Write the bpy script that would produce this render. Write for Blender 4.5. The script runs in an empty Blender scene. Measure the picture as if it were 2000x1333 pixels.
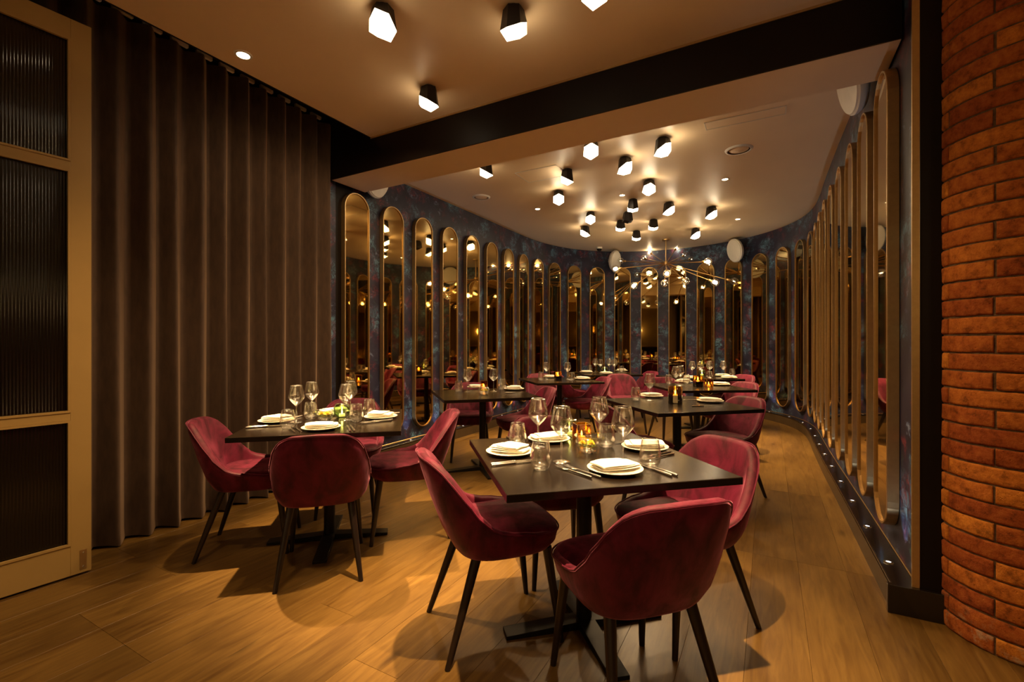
import bpy, bmesh, math, random
from math import sin, cos, pi, radians as R
from mathutils import Vector, Matrix
random.seed(7)
sc = bpy.context.scene
COL = sc.collection
# ------------------------------------------------------------------ camera, world, exposure
EYE = 1.25; FPX = 905.0; HOR = 670.0
cam = bpy.data.cameras.new('camera'); camo = bpy.data.objects.new('camera', cam); COL.objects.link(camo)
camo.location = (0, 0, EYE); camo.rotation_euler = (pi/2, 0, 0)
cam.sensor_width = 36; cam.lens = FPX*36/2000; cam.shift_y = (HOR-666.5)/2000
cam.clip_start = .05; cam.clip_end = 60
sc.camera = camo
w = bpy.data.worlds.new('world'); sc.world = w; w.use_nodes = True
w.node_tree.nodes['Background'].inputs[0].default_value = (.02, .014, .01, 1)
w.node_tree.nodes['Background'].inputs[1].default_value = .3
sc.view_settings.view_transform = 'Standard'; sc.view_settings.look = 'None'
sc.view_settings.exposure = 0.75; sc.view_settings.gamma = 1; sc.view_settings.use_curve_mapping = False
sc.cycles.max_bounces = 10; sc.cycles.diffuse_bounces = 4; sc.cycles.glossy_bounces = 6
sc.cycles.transparent_max_bounces = 24; sc.cycles.transmission_bounces = 8
sc.cycles.caustics_reflective = False; sc.cycles.caustics_refractive = False
sc.cycles.sample_clamp_indirect = 8.0; sc.cycles.use_denoising = True
WARM = (1.0, .635, .29); LAMPC = (1.0, .635, .30); COOL = (.62, .78, 1.0)
E_DOWN = 640.0; E_LAMP = 4.0; E_UP = 2.6
CEIL = 3.08

# ------------------------------------------------------------------ helpers
def link(o, parent=None):
    COL.objects.link(o)
    if parent is not None: o.parent = parent
    return o
def tag(o, label=None, cat=None, group=None, kind=None):
    if label: o['label'] = label
    if cat: o['category'] = cat
    if group: o['group'] = group
    if kind: o['kind'] = kind
    return o
def empty(name, loc=(0, 0, 0), rz=0, label=None, cat=None, group=None, kind=None):
    o = bpy.data.objects.new(name, None); o.empty_display_size = .05
    o.location = loc; o.rotation_euler = (0, 0, rz); link(o)
    return tag(o, label, cat, group, kind)
def mesh(name, V, F, smooth=False, mat=None, uv=None):
    m = bpy.data.meshes.new(name); m.from_pydata([tuple(v) for v in V], [], F); m.update()
    if smooth:
        for p in m.polygons: p.use_smooth = True
    if mat: m.materials.append(mat)
    if uv:
        l = m.uv_layers.new(name='UVMap')
        for p in m.polygons:
            for li in p.loop_indices:
                l.data[li].uv = uv[m.loops[li].vertex_index]
    return m
def obj(name, me, parent=None, loc=None, rz=None):
    o = bpy.data.objects.new(name, me); link(o, parent)
    if loc is not None: o.location = loc
    if rz is not None: o.rotation_euler = (0, 0, rz)
    return o
def struct(name, me, loc=None, rz=None):
    return tag(obj(name, me, None, loc, rz), kind='structure')
class MB:
    """collects shapes of ONE object"""
    def __init__(s): s.V = []; s.F = []
    def add(s, V, F):
        n = len(s.V); s.V += [Vector(v) for v in V]; s.F += [tuple(i+n for i in f) for f in F]; return s
    def box(s, x0, x1, y0, y1, z0, z1, M=None):
        V = [Vector((x, y, z)) for z in (z0, z1) for y in (y0, y1) for x in (x0, x1)]
        if M: V = [M @ v for v in V]
        return s.add(V, [(0, 2, 3, 1), (4, 5, 7, 6), (0, 1, 5, 4), (2, 6, 7, 3), (0, 4, 6, 2), (1, 3, 7, 5)])
    def lathe(s, prof, n=24, M=None, close=False):
        V = []; F = []
        for r, z in prof:
            for i in range(n):
                a = 2*pi*i/n; V.append(Vector((r*cos(a), r*sin(a), z)))
        for j in range(len(prof)-1):
            for i in range(n):
                k = (i+1) % n; F.append((j*n+i, j*n+k, (j+1)*n+k, (j+1)*n+i))
        if close:
            F.append(tuple(range(n-1, -1, -1))); F.append(tuple((len(prof)-1)*n+i for i in range(n)))
        if M: V = [M @ v for v in V]
        return s.add(V, F)
    def tube(s, pts, r, n=8, closed=False):
        pts = [Vector(p) for p in pts]; N = len(pts); V = []; F = []
        rr = r if isinstance(r, (list, tuple)) else [r]*N
        ref = None
        for i, p in enumerate(pts):
            a = pts[(i-1) % N] if (i > 0 or closed) else p
            b = pts[(i+1) % N] if (i < N-1 or closed) else p
            t = (b-a).normalized()
            if ref is None: ref = Vector((0, 0, 1)) if abs(t.z) < .9 else Vector((1, 0, 0))
            u = t.cross(ref).normalized(); v = u.cross(t).normalized(); ref = v
            for k in range(n):
                q = 2*pi*k/n; V.append(p+u*(cos(q)*rr[i])+v*(sin(q)*rr[i]))
        for i in range(N if closed else N-1):
            j = (i+1) % N
            for k in range(n):
                l = (k+1) % n; F.append((i*n+k, i*n+l, j*n+l, j*n+k))
        if not closed:
            F.append(tuple(range(n-1, -1, -1))); F.append(tuple((N-1)*n+k for k in range(n)))
        return s.add(V, F)
    def mesh(s, name, mat, smooth=False, bevel=0, segs=2, autosmooth=True):
        m = mesh(name, s.V, s.F, smooth, mat)
        bm = bmesh.new(); bm.from_mesh(m)
        bmesh.ops.recalc_face_normals(bm, faces=bm.faces)
        if bevel: bmesh.ops.bevel(bm, geom=[e for e in bm.edges if e.is_manifold and e.calc_face_angle(0) > .5], offset=bevel, segments=segs, affect='EDGES', profile=.6)
        if smooth and autosmooth:
            for e in bm.edges:
                if len(e.link_faces) == 2 and e.calc_face_angle(0) > R(50): e.smooth = False
        bm.to_mesh(m); bm.free()
        return m
def copytree(o, parent=None):
    c = o.copy(); COL.objects.link(c)
    if parent is not None: c.parent = parent
    for ch in list(o.children): copytree(ch, c)
    return c
# the room is turned 29 degrees to the right of the view: u runs along it, v across it
UA = R(29); UD = Vector((sin(UA), cos(UA), 0)); VD = Vector((cos(UA), -sin(UA), 0))
def rm(u, v, z=0): return UD*u + VD*v + Vector((0, 0, z))
ROOM = Matrix(((VD.x, UD.x, 0), (VD.y, UD.y, 0), (0, 0, 1))).to_4x4()   # local x = v, y = u
def at(px, py, h):
    """point of height h seen at (px, py) of the photograph"""
    y = FPX*(h-EYE)/(HOR-py); return Vector(((px-1000)/FPX*y, y, h))

# ------------------------------------------------------------------ materials
def nm(name):
    m = bpy.data.materials.new(name); m.use_nodes = True; t = m.node_tree
    return m, t, t.nodes['Principled BSDF']
def N(t, kind, **kw):
    n = t.nodes.new(kind)
    for k, v in kw.items(): setattr(n, k, v)
    return n
def ramp(t, stops, fac):
    r = N(t, 'ShaderNodeValToRGB'); e = r.color_ramp.elements
    e[0].position, e[0].color = stops[0][0], (*stops[0][1], 1)
    e[1].position, e[1].color = stops[-1][0], (*stops[-1][1], 1)
    for p, c in stops[1:-1]:
        q = e.new(p); q.color = (*c, 1)
    t.links.new(fac, r.inputs[0]); return r.outputs[0]
def noise(t, scale, vec=None, detail=4, rough=.55, dist=0):
    n = N(t, 'ShaderNodeTexNoise'); n.inputs['Scale'].default_value = scale; n.inputs['Detail'].default_value = detail
    n.inputs['Roughness'].default_value = rough; n.inputs['Distortion'].default_value = dist
    if vec is not None: t.links.new(vec, n.inputs['Vector'])
    return n.outputs['Fac']
def coord(t, which='Object', scale=(1, 1, 1), rnd=False):
    tc = N(t, 'ShaderNodeTexCoord'); mp = N(t, 'ShaderNodeMapping'); mp.inputs['Scale'].default_value = scale
    t.links.new(tc.outputs[which], mp.inputs['Vector'])
    if rnd:
        oi = N(t, 'ShaderNodeObjectInfo'); mu = N(t, 'ShaderNodeMath', operation='MULTIPLY'); mu.inputs[1].default_value = 37
        t.links.new(oi.outputs['Random'], mu.inputs[0]); cb = N(t, 'ShaderNodeCombineXYZ')
        for i in range(3): t.links.new(mu.outputs[0], cb.inputs[i])
        t.links.new(cb.outputs[0], mp.inputs['Location'])
    return mp.outputs[0]
def bump(t, b, fac, strength=.3, dist=.01):
    n = N(t, 'ShaderNodeBump'); n.inputs['Strength'].default_value = strength; n.inputs['Distance'].default_value = dist
    t.links.new(fac, n.inputs['Height']); t.links.new(n.outputs[0], b.inputs['Normal'])
def mixc(t, fac, a, b):
    m = N(t, 'ShaderNodeMix', data_type='RGBA')
    for v, i in ((fac, 0), (a, 6), (b, 7)):
        if hasattr(v, 'links'): t.links.new(v, m.inputs[i])
        elif isinstance(v, (int, float)): m.inputs[i].default_value = v
        else: m.inputs[i].default_value = (*v, 1)
    return m.outputs[2]
def plain(name, col, rough=.5, metal=0, spec=.5, var=.0, vs=20, coat=0):
    m, t, b = nm(name); b.inputs['Roughness'].default_value = rough; b.inputs['Metallic'].default_value = metal
    b.inputs['Specular IOR Level'].default_value = spec; b.inputs['Coat Weight'].default_value = coat
    f = noise(t, vs, coord(t))
    c = ramp(t, [(.3, tuple(x*(1-var) for x in col)), (.7, tuple(min(1, x*(1+var)) for x in col))], f)
    t.links.new(c, b.inputs['Base Color'])
    return m
def emis(name, col, s):
    m, t, b = nm(name); b.inputs['Base Color'].default_value = (.8, .8, .8, 1)
    b.inputs['Emission Color'].default_value = (*col, 1); b.inputs['Emission Strength'].default_value = s
    return m
def thin_glass(name, tint=(1, 1, 1), ior=1.5, rough=.02, gain=1.0):
    """thin clear wall: what is not mirrored at its fresnel share goes straight through, tinted"""
    m = bpy.data.materials.new(name); m.use_nodes = True; t = m.node_tree; t.nodes.clear()
    o = N(t, 'ShaderNodeOutputMaterial'); mx = N(t, 'ShaderNodeMixShader'); tr = N(t, 'ShaderNodeBsdfTransparent'); gl = N(t, 'ShaderNodeBsdfGlossy')
    tr.inputs[0].default_value = (*tint, 1); gl.inputs[0].default_value = (1, 1, 1, 1); gl.inputs['Roughness'].default_value = rough
    fr = N(t, 'ShaderNodeLayerWeight'); fr.inputs[0].default_value = .5      # the same share from both sides of the wall
    pw = N(t, 'ShaderNodeMath', operation='POWER'); pw.inputs[1].default_value = 2.4; t.links.new(fr.outputs['Facing'], pw.inputs[0])
    mu = N(t, 'ShaderNodeMath', operation='MULTIPLY_ADD'); mu.use_clamp = True; mu.inputs[1].default_value = .9; mu.inputs[2].default_value = .07*gain
    t.links.new(pw.outputs[0], mu.inputs[0])
    t.links.new(mu.outputs[0], mx.inputs[0]); t.links.new(tr.outputs[0], mx.inputs[1]); t.links.new(gl.outputs[0], mx.inputs[2])
    t.links.new(mx.outputs[0], o.inputs[0]); return m

def velvet():
    m, t, b = nm('crimson_velvet'); c = coord(t, rnd=True)
    f1 = noise(t, 8, coord(t, scale=(1.4, 1.4, .7), rnd=True), 6, .6, .5); f2 = noise(t, 140, coord(t, scale=(1, 1, .5), rnd=True), 2)
    base = ramp(t, [(.36, (.044, .002, .010)), (.54, (.105, .005, .024)), (.74, (.16, .010, .041))], f1)
    t.links.new(base, b.inputs['Base Color']); b.inputs['Roughness'].default_value = .62
    b.inputs['Specular IOR Level'].default_value = .25
    sw = ramp(t, [(.35, (.25,)*3), (.7, (1,)*3)], f1); t.links.new(sw, b.inputs['Sheen Weight'])
    b.inputs['Sheen Roughness'].default_value = .32; b.inputs['Sheen Tint'].default_value = (1, .38, .56, 1)
    bump(t, b, f2, .12, .002); return m
def wood(name, a, c_, rough=.4, sc_=(1.2, 14, 14), coat=0.0, rnd=True, bs=.08, var=True, knots=False):
    m, t, b = nm(name); c = coord(t, scale=sc_, rnd=rnd)
    f = noise(t, 3.2, c, 8, .62, .9); f2 = noise(t, .9, coord(t, scale=(1, 2.2, 2), rnd=rnd), 3)
    col = ramp(t, [(.3, a), (.7, c_)], f)
    col = mixc(t, .35, col, ramp(t, [(.35, tuple(x*.7 for x in a)), (.7, c_)], f2))
    if var:
        oi = N(t, 'ShaderNodeObjectInfo'); hv = N(t, 'ShaderNodeHueSaturation')
        mr = N(t, 'ShaderNodeMapRange'); mr.inputs[3].default_value = .82; mr.inputs[4].default_value = 1.15
        t.links.new(oi.outputs['Random'], mr.inputs[0]); t.links.new(mr.outputs[0], hv.inputs['Value'])
        t.links.new(col, hv.inputs['Color']); col = hv.outputs[0]
    if knots:
        v = N(t, 'ShaderNodeTexVoronoi'); v.inputs['Scale'].default_value = 1.0
        t.links.new(coord(t, scale=(1.3, 4.2, 1), rnd=rnd), v.inputs['Vector'])
        k = ramp(t, [(.0, (1,)*3), (.11, (0,)*3)], v.outputs['Distance'])
        col = mixc(t, k, col, tuple(x*.35 for x in a))
    t.links.new(col, b.inputs['Base Color']); b.inputs['Roughness'].default_value = rough; b.inputs['Coat Weight'].default_value = coat
    b.inputs['Specular IOR Level'].default_value = .32 if coat else .5
    b.inputs['Coat Roughness'].default_value = .15
    bump(t, b, f, bs, .004); return m
def wallpaper():
    m, t, b = nm('dark_floral_wallpaper')
    uv = coord(t, 'UV'); nz = N(t, 'ShaderNodeTexNoise'); nz.inputs['Scale'].default_value = 7; nz.inputs['Detail'].default_value = 4; t.links.new(uv, nz.inputs['Vector'])
    wv = N(t, 'ShaderNodeVectorMath', operation='SCALE'); wv.inputs['Scale'].default_value = .22
    sb = N(t, 'ShaderNodeVectorMath', operation='SUBTRACT'); sb.inputs[1].default_value = (.5, .5, .5)
    t.links.new(nz.outputs['Color'], sb.inputs[0]); t.links.new(sb.outputs[0], wv.inputs[0])
    ad = N(t, 'ShaderNodeVectorMath', operation='ADD'); t.links.new(uv, ad.inputs[0]); t.links.new(wv.outputs[0], ad.inputs[1])
    def flowers(scale, off, rad, thr):
        mp = N(t, 'ShaderNodeMapping'); mp.inputs['Location'].default_value = off; t.links.new(ad.outputs[0], mp.inputs[0])
        v = N(t, 'ShaderNodeTexVoronoi'); v.inputs['Scale'].default_value = scale; t.links.new(mp.outputs[0], v.inputs['Vector'])
        d = ramp(t, [(rad*.5, (1,)*3), (rad, (0,)*3)], v.outputs['Distance'])
        v2 = N(t, 'ShaderNodeTexVoronoi', feature='DISTANCE_TO_EDGE'); v2.inputs['Scale'].default_value = scale*4.5; t.links.new(mp.outputs[0], v2.inputs['Vector'])
        p = ramp(t, [(.0, (0,)*3), (.12, (1,)*3), (.5, (.15,)*3)], v2.outputs['Distance'])
        n2 = ramp(t, [(thr, (0,)*3), (thr+.18, (1,)*3)], noise(t, scale*3, mp.outputs[0], 6, .7))
        a = N(t, 'ShaderNodeMath', operation='MULTIPLY'); t.links.new(d, a.inputs[0]); t.links.new(p, a.inputs[1])
        c = N(t, 'ShaderNodeMath', operation='MULTIPLY'); t.links.new(a.outputs[0], c.inputs[0]); t.links.new(n2, c.inputs[1])
        return c.outputs[0]
    ground = ramp(t, [(.3, (.010, .010, .024)), (.55, (.024, .025, .056)), (.8, (.044, .038, .074))], noise(t, 2.6, uv, 6, .6))
    c = mixc(t, flowers(5.0, (1.3, 2.7, 0), .52, .45), ground, (.22, .035, .055))
    c = mixc(t, flowers(3.2, (.2, .4, 0), .50, .43), c, (.13, .30, .46))
    c = mixc(t, flowers(6.5, (4.2, 1.4, 0), .40, .50), c, (.26, .34, .56))
    c = mixc(t, flowers(7.5, (9.2, 5.4, 0), .36, .52), c, (.07, .17, .15))
    t.links.new(c, b.inputs['Base Color']); b.inputs['Roughness'].default_value = .42; b.inputs['Specular IOR Level'].default_value = .4
    return m
def brickm(name, a, c_, rnd=True, rough=.85):
    m, t, b = nm(name); co = coord(t, rnd=rnd)
    f = noise(t, 26, co, 7, .7); f2 = noise(t, 5, co, 3)
    col = ramp(t, [(.32, tuple(x*.42 for x in a)), (.48, a), (.72, c_)], f)
    oi = N(t, 'ShaderNodeObjectInfo'); hv = N(t, 'ShaderNodeHueSaturation'); mr = N(t, 'ShaderNodeMapRange'); mr.inputs[3].default_value = .62; mr.inputs[4].default_value = 1.2
    t.links.new(oi.outputs['Random'], mr.inputs[0]); t.links.new(mr.outputs[0], hv.inputs['Value']); t.links.new(col, hv.inputs['Color'])
    mh = N(t, 'ShaderNodeMapRange'); mh.inputs[3].default_value = .484; mh.inputs[4].default_value = .506; t.links.new(oi.outputs['Random'], mh.inputs[0]); t.links.new(mh.outputs[0], hv.inputs['Hue'])
    col = hv.outputs[0]
    if rnd:   # pale lime wear at the foot of the pillar and in a few scuffs
        g = N(t, 'ShaderNodeNewGeometry'); sx = N(t, 'ShaderNodeSeparateXYZ'); t.links.new(g.outputs['Position'], sx.inputs[0])
        mr2 = N(t, 'ShaderNodeMapRange'); mr2.inputs[1].default_value = .16; mr2.inputs[2].default_value = .02; t.links.new(sx.outputs[2], mr2.inputs[0])
        ww = noise(t, 14, coord(t), 6, .7); th = ramp(t, [(.5, (0,)*3), (.62, (1,)*3)], ww)
        mu = N(t, 'ShaderNodeMath', operation='MULTIPLY'); t.links.new(mr2.outputs[0], mu.inputs[0]); t.links.new(th, mu.inputs[1])
        col = mixc(t, mu.outputs[0], col, (.55, .40, .26))
    t.links.new(col, b.inputs['Base Color']); b.inputs['Roughness'].default_value = rough; b.inputs['Specular IOR Level'].default_value = .25
    pit = N(t, 'ShaderNodeTexVoronoi'); pit.inputs['Scale'].default_value = 42; t.links.new(co, pit.inputs['Vector'])
    pr_ = ramp(t, [(.0, (0,)*3), (.16, (1,)*3)], pit.outputs['Distance']); ad = N(t, 'ShaderNodeMath', operation='MULTIPLY_ADD'); ad.inputs[1].default_value = .45
    t.links.new(pr_, ad.inputs[0]); t.links.new(noise(t, 60, co, 8, .75), ad.inputs[2])
    bump(t, b, ad.outputs[0], .75, .012); return m
def mirrorm():
    m, t, b = nm('bronze_mirror'); b.inputs['Metallic'].default_value = 1; b.inputs['Roughness'].default_value = .025
    f = noise(t, 3, coord(t)); t.links.new(ramp(t, [(.3, (.54, .40, .18)), (.7, (.57, .43, .19))], f), b.inputs['Base Color']); return m
M = {}
M['velvet'] = velvet()
M['leg'] = wood('dark_stained_leg_wood', (.006, .003, .002), (.020, .009, .006), .38, (14, 14, 1.5), var=False)
M['table'] = wood('black_stained_oak', (.005, .003, .002), (.015, .009, .005), .22, (1.5, 22, 22), coat=.08, rnd=True, bs=.02, var=False)
M['iron'] = plain('black_iron', (.008, .007, .007), .45, .3, .4, .2)
M['plank'] = wood('oiled_oak_plank', (.088, .040, .008), (.230, .132, .032), .34, (1.1, 11, 11), bs=.10, knots=True)
M['gap'] = plain('dark_floor_joint', (.085, .045, .018), .8)
M['ceil'] = plain('warm_white_plaster', (.84, .64, .41), .42, 0, .4, .03, 1.5)
M['wallpaper'] = wallpaper()
M['dark'] = plain('black_brown_paint', (.007, .004, .003), .5, 0, .2, .15, 4)
M['plinth'] = plain('polished_black_plinth', (.010, .006, .005), .22, 0, .5, .15, 6, coat=.3)
M['plinthside'] = plain('dark_bronze_skirting', (.060, .038, .018), .38, 0, .5, .15, 6)
M['brass'] = plain('brushed_brass', (.58, .37, .15), .30, 1, .5, .08, 60)
M['bronze'] = plain('satin_bronze_frame', (.55, .37, .17), .36, .85, .5, .06, 40)
M['mirror'] = mirrorm()
M['brick'] = brickm('worn_red_brick', (.56, .17, .024), (.80, .30, .045))
M['mortar'] = brickm('grey_brown_mortar', (.19, .12, .06), (.30, .20, .11), rnd=False, rough=.95)
M['door'] = plain('olive_cream_gloss_paint', (.42, .28, .10), .32, 0, .5, .05, 3)
M['steel'] = plain('brushed_steel', (.62, .60, .56), .22, 1, .5, .05, 80)
M['white'] = plain('white_enamel', (.78, .74, .66), .4, 0, .5, .03)
M['plate'] = plain('cream_stoneware', (.82, .76, .62), .3, 0, .5, .04, 30, coat=.3)
M['napkin'] = plain('white_linen', (.86, .83, .76), .9, 0, .2, .03, 200)
M['black'] = plain('matt_black_metal', (.015, .012, .011), .42, .4, .5, .1)
M['glass'] = thin_glass('clear_glass', (.985, .985, .97), 1.5, .13, 1.9)
M['water'] = thin_glass('water', (.95, .96, .93), 1.33, .01)
M['amber'] = thin_glass('amber_glass', (.86, .60, .20), 1.5, .03, 1.8)
M['smoke'] = thin_glass('dark_smoked_glass', (.10, .09, .07), 1.5, .03, 1.8)
M['green'] = thin_glass('green_glass', (.72, .84, .58), 1.5, .03, 1.8)
M['flame'] = emis('candle_flame', (1, .62, .22), 45)
M['wax'] = emis('glowing_wax', (1, .55, .2), 1.2)
M['yellow'] = plain('yellow_petals', (.82, .66, .06), .7, 0, .2, .2, 40)
M['leaf'] = plain('green_leaves', (.10, .20, .03), .6, 0, .3, .3, 40)
M['shade'] = emis('glowing_crystal', (1, .80, .52), 15)
M['disc'] = emis('downlight_lens', (1, .78, .48), 40)
M['uplens'] = emis('uplight_lens', (.80, .88, 1), 1.6)
M['filament'] = emis('lamp_filament', (1, .78, .48), 40)
M['filament_dim'] = emis('lamp_filament_low', (1, .70, .34), 12)
M['sconce'] = emis('sconce_glow', (1, .70, .26), 7)
M['backwall'] = plain('ochre_plaster', (.20, .14, .055), .6, 0, .3, .1, 2)
def curtainm():
    m, t, b = nm('brown_velvet_curtain'); c = coord(t, scale=(1, 1, .25))
    f = noise(t, 30, c, 5, .6); t.links.new(ramp(t, [(.3, (.040, .021, .012)), (.7, (.070, .038, .022))], f), b.inputs['Base Color'])
    b.inputs['Roughness'].default_value = .8; b.inputs['Sheen Weight'].default_value = .5; b.inputs['Sheen Roughness'].default_value = .4
    b.inputs['Sheen Tint'].default_value = (1, .72, .5, 1); bump(t, b, noise(t, 400, coord(t)), .1, .001); return m
M['curtain'] = curtainm()
def reedm():
    m, t, b = nm('dark_reeded_glass'); b.inputs['Base Color'].default_value = (.10, .06, .035, 1); b.inputs['Roughness'].default_value = .12
    b.inputs['Transmission Weight'].default_value = .0; b.inputs['Specular IOR Level'].default_value = .5; b.inputs['IOR'].default_value = 1.5
    f = noise(t, 3, coord(t)); t.links.new(ramp(t, [(.3, (.006, .004, .003)), (.7, (.010, .006, .004))], f), b.inputs['Base Color']); return m
M['reed'] = reedm()

def light(name, kind, loc, energy, col, parent=None, rot=(0, 0, 0), size=.03, spot=60, blend=.3):
    l = bpy.data.lights.new(name, kind); l.energy = energy; l.color = col; l.shadow_soft_size = size
    if kind == 'SPOT': l.spot_size = R(spot); l.spot_blend = blend
    o = bpy.data.objects.new(name, l); link(o, parent); o.location = loc; o.rotation_euler = rot
    return o

# ------------------------------------------------------------------ room shell
PM = [(-1.556, 4.654), (-1.309, 5.11), (-1.059, 5.562), (-0.804, 6.014), (-0.549, 6.467), (-0.298, 6.921), (-0.051, 7.379), (0.2, 7.834), (0.473, 8.272), (0.803, 8.668), (1.212, 8.987), (1.691, 9.19), (2.207, 9.256), (2.722, 9.181), (3.201, 8.974), (3.614, 8.655), (3.935, 8.245), (4.146, 7.768), (4.229, 7.252), (4.179, 6.734), (4.015, 6.243), (3.783, 5.78), (3.531, 5.326), (3.281, 4.87), (3.035, 4.414), (2.792, 3.956), (2.55, 3.498), (2.306, 3.04), (2.06, 2.58)]
PM = [Vector((a, b, 0)) for a, b in PM]
ext = [PM[0]-(PM[1]-PM[0]).normalized()*.30] + PM + [PM[-1]+(PM[-1]-PM[-2]).normalized()*.508]
path = []
for i in range(len(ext)-1):
    p0 = ext[max(0, i-1)]; p1 = ext[i]; p2 = ext[i+1]; p3 = ext[min(len(ext)-1, i+2)]
    for k in range(6):
        q = k/6
        path.append(.5*((2*p1)+(p2-p0)*q+(2*p0-5*p1+4*p2-p3)*q*q+(3*p1-p0-3*p2+p3)*q**3))
path.append(ext[-1])
def tang(i): return (path[min(i+1, len(path)-1)]-path[max(i-1, 0)]).normalized()
def outw(t): return Vector((-t.y, t.x, 0))
def off(d): return [p+outw(tang(i))*d for i, p in enumerate(path)]
def strip(name, rings, mat, uvx=False, smooth=True):
    """rings: list of vertical profiles (offset, z) swept along the wall path"""
    V = []; F = []; uv = []; n = len(rings); s = 0
    for i, p in enumerate(path):
        o = outw(tang(i))
        if i: s += (path[i]-path[i-1]).length
        for d, z in rings:
            V.append(p+o*d+Vector((0, 0, z))); uv.append((s, z+d))
    for i in range(len(path)-1):
        for k in range(n-1):
            F.append((i*n+k, i*n+k+1, (i+1)*n+k+1, (i+1)*n+k))
    return mesh(name, V, F, False, mat, uv)
wm = strip('wall_back', [(.045, 0), (.045, 3.30)], M['wallpaper'])
wall = struct('wall_back', wm); wall['label'] = 'dark blue floral wallpapered horseshoe wall carrying the pill mirrors'
sh = strip('wall_core', [(.045, 3.30), (.16, 3.30), (.16, 0)], M['dark']); o = obj('wall_core', sh, wall)
pl = strip('plinth', [(-.060, 0), (-.060, .126), (-.056, .130), (.045, .130)], M['plinth'])
base = struct('baseboard_back', pl); base['label'] = 'low polished black plinth ledge along the foot of the wallpapered wall'
o = obj('skirting_face', strip('skirting_face', [(-.062, .0), (-.062, .112)], M['plinthside']), base)
# thin metal bead where wall meets plinth
b = MB(); b.tube([p+Vector((0, 0, .133)) for p in off(.040)[::2]], .0035, 5); obj('metal_bead', b.mesh('metal_bead', M['bronze'], True), base)
# right-hand end of the wall: end cap, brass edge trim
b = MB(); b.box(.602, .98, 2.742, 2.95, 0.0, 3.30, ROOM); obj('end_cap', b.mesh('end_cap', M['dark']), wall)
b = MB(); b.box(.482, .98, 2.722, 2.75, 0, .131, ROOM); obj('plinth_end', b.mesh('plinth_end', M['plinth'], bevel=.002), base)
b = MB(); b.box(.572, .600, 2.738, 2.752, .131, 3.3, ROOM)
t1 = struct('trim_1', b.mesh('trim_1', M['bronze'], bevel=.002)); t1['label'] = 'slim bronze edge strip ending the wallpapered wall beside the brick pillar'
# floor: base slab and planks
b = MB(); b.box(-4.6, 4.6, -6.2, 10.2, -.12, -.012, ROOM)
floor = struct('floor', b.mesh('floor', M['gap'])); floor['label'] = 'oiled oak plank floor'
b = MB(); b.box(-4.6, 4.6, -6.2, -.605, -.012, 0, ROOM); obj('rear_floor', b.mesh('rear_floor', M['plank']), floor)
PW = .225; plen = {}
def plank_mesh(L):
    if L not in plen:
        b = MB(); b.box(0, L-.0010, -PW/2+.0004, PW/2-.0004, -.012, 0)
        plen[L] = b.mesh('plank', M['plank'], bevel=.0005, segs=1)
    return plen[L]
rs = random.Random(3)
ang_u = pi/2-UA
inside_v = lambda u: (-3.95, 3.6) if u < 2.7 else (-3.75, .75)
for j in range(-20, 20):
    v = j*PW+.03
    if v < -3.95 or v > 3.5: continue
    u = -.6; first = True
    u1 = 2.9 if v > .85 else 9.9
    while u < u1:
        L = rs.choice([1.4, 1.8, 2.2, 2.6]) if not first else rs.choice([.7, 1.1, 1.5, 1.9])
        first = False
        mid = rm(u+L/2, v)
        # leave out planks wholly outside the curved end of the room
        if not (u > 6.6 and min((mid-p).length for p in path) > 1.2 and ((mid-Vector((2.1, 7.1, 0))).length > 2.6)):
            o = obj('plank', plank_mesh(L), floor, rm(u, v), ang_u)
        u += L
# ceiling
b = MB(); b.box(-3.10, 4.2, -6.2, 3.02, CEIL, 3.6, ROOM)
c1 = struct('ceiling', b.mesh('ceiling', M['ceil'])); c1['label'] = 'warm plaster ceiling'
b = MB(); b.box(-4.1, 1.5, 3.40, 10.6, CEIL, 3.3, ROOM); obj('inner_ceiling', b.mesh('inner_ceiling', M['ceil']), c1)
b = MB(); b.box(-3.112, -3.101, -6.2, 3.0, CEIL-.002, 3.6, ROOM); obj('recess_side', b.mesh('recess_side', M['dark']), c1)
b = MB(); b.box(-4.2, -3.09, -6.2, 3.3, 3.6, 3.66, ROOM); obj('recess_lid', b.mesh('recess_lid', M['dark']), c1)
# downstand beam
b = MB(); b.box(-3.62, .588, 3.012, 3.42, 2.79, CEIL+.05, ROOM)
bm_ = struct('trim_2', b.mesh('trim_2', M['ceil'], bevel=.002)); bm_['label'] = 'plaster ceiling beam with a black front face'
b = MB(); b.box(-3.70, .588, 3.0, 3.011, 2.792, 3.6, ROOM); obj('fascia', b.mesh('fascia', M['dark']), bm_)
b = MB(); b.box(-3.10, .588, 2.994, 3.0, 3.066, 3.08, ROOM); obj('shadow_bead', b.mesh('shadow_bead', M['bronze']), bm_)
# walls around the front room
b = MB(); b.box(-4.0, -3.88, -6.2, 3.2, 0, 3.62, ROOM); o = struct('wall_left', b.mesh('wall_left', M['dark'])); o['label'] = 'dark wall behind the curtain'
b = MB(); b.box(-3.88, -3.66, 2.90, 3.3, 0, 3.62, ROOM); obj('return', b.mesh('return', M['dark']), o)
b = MB(); b.box(-4.0, 4.2, -6.3, -6.2, 0, 3.62, ROOM); o = struct('wall_front', b.mesh('wall_front', M['backwall'])); o['label'] = 'ochre wall of the room behind the camera'
b = MB(); b.box(4.1, 4.2, -6.2, 2.9, 0, 3.62, ROOM); o = struct('wall_right', b.mesh('wall_right', M['backwall'])); o['label'] = 'ochre side wall of the front room'
b = MB(); b.box(.98, 4.2, 2.85, 2.95, 0, 3.4, ROOM); o = struct('wall_partition', b.mesh('wall_partition', M['dark'])); o['label'] = 'dark partition behind the brick pillar'

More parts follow.
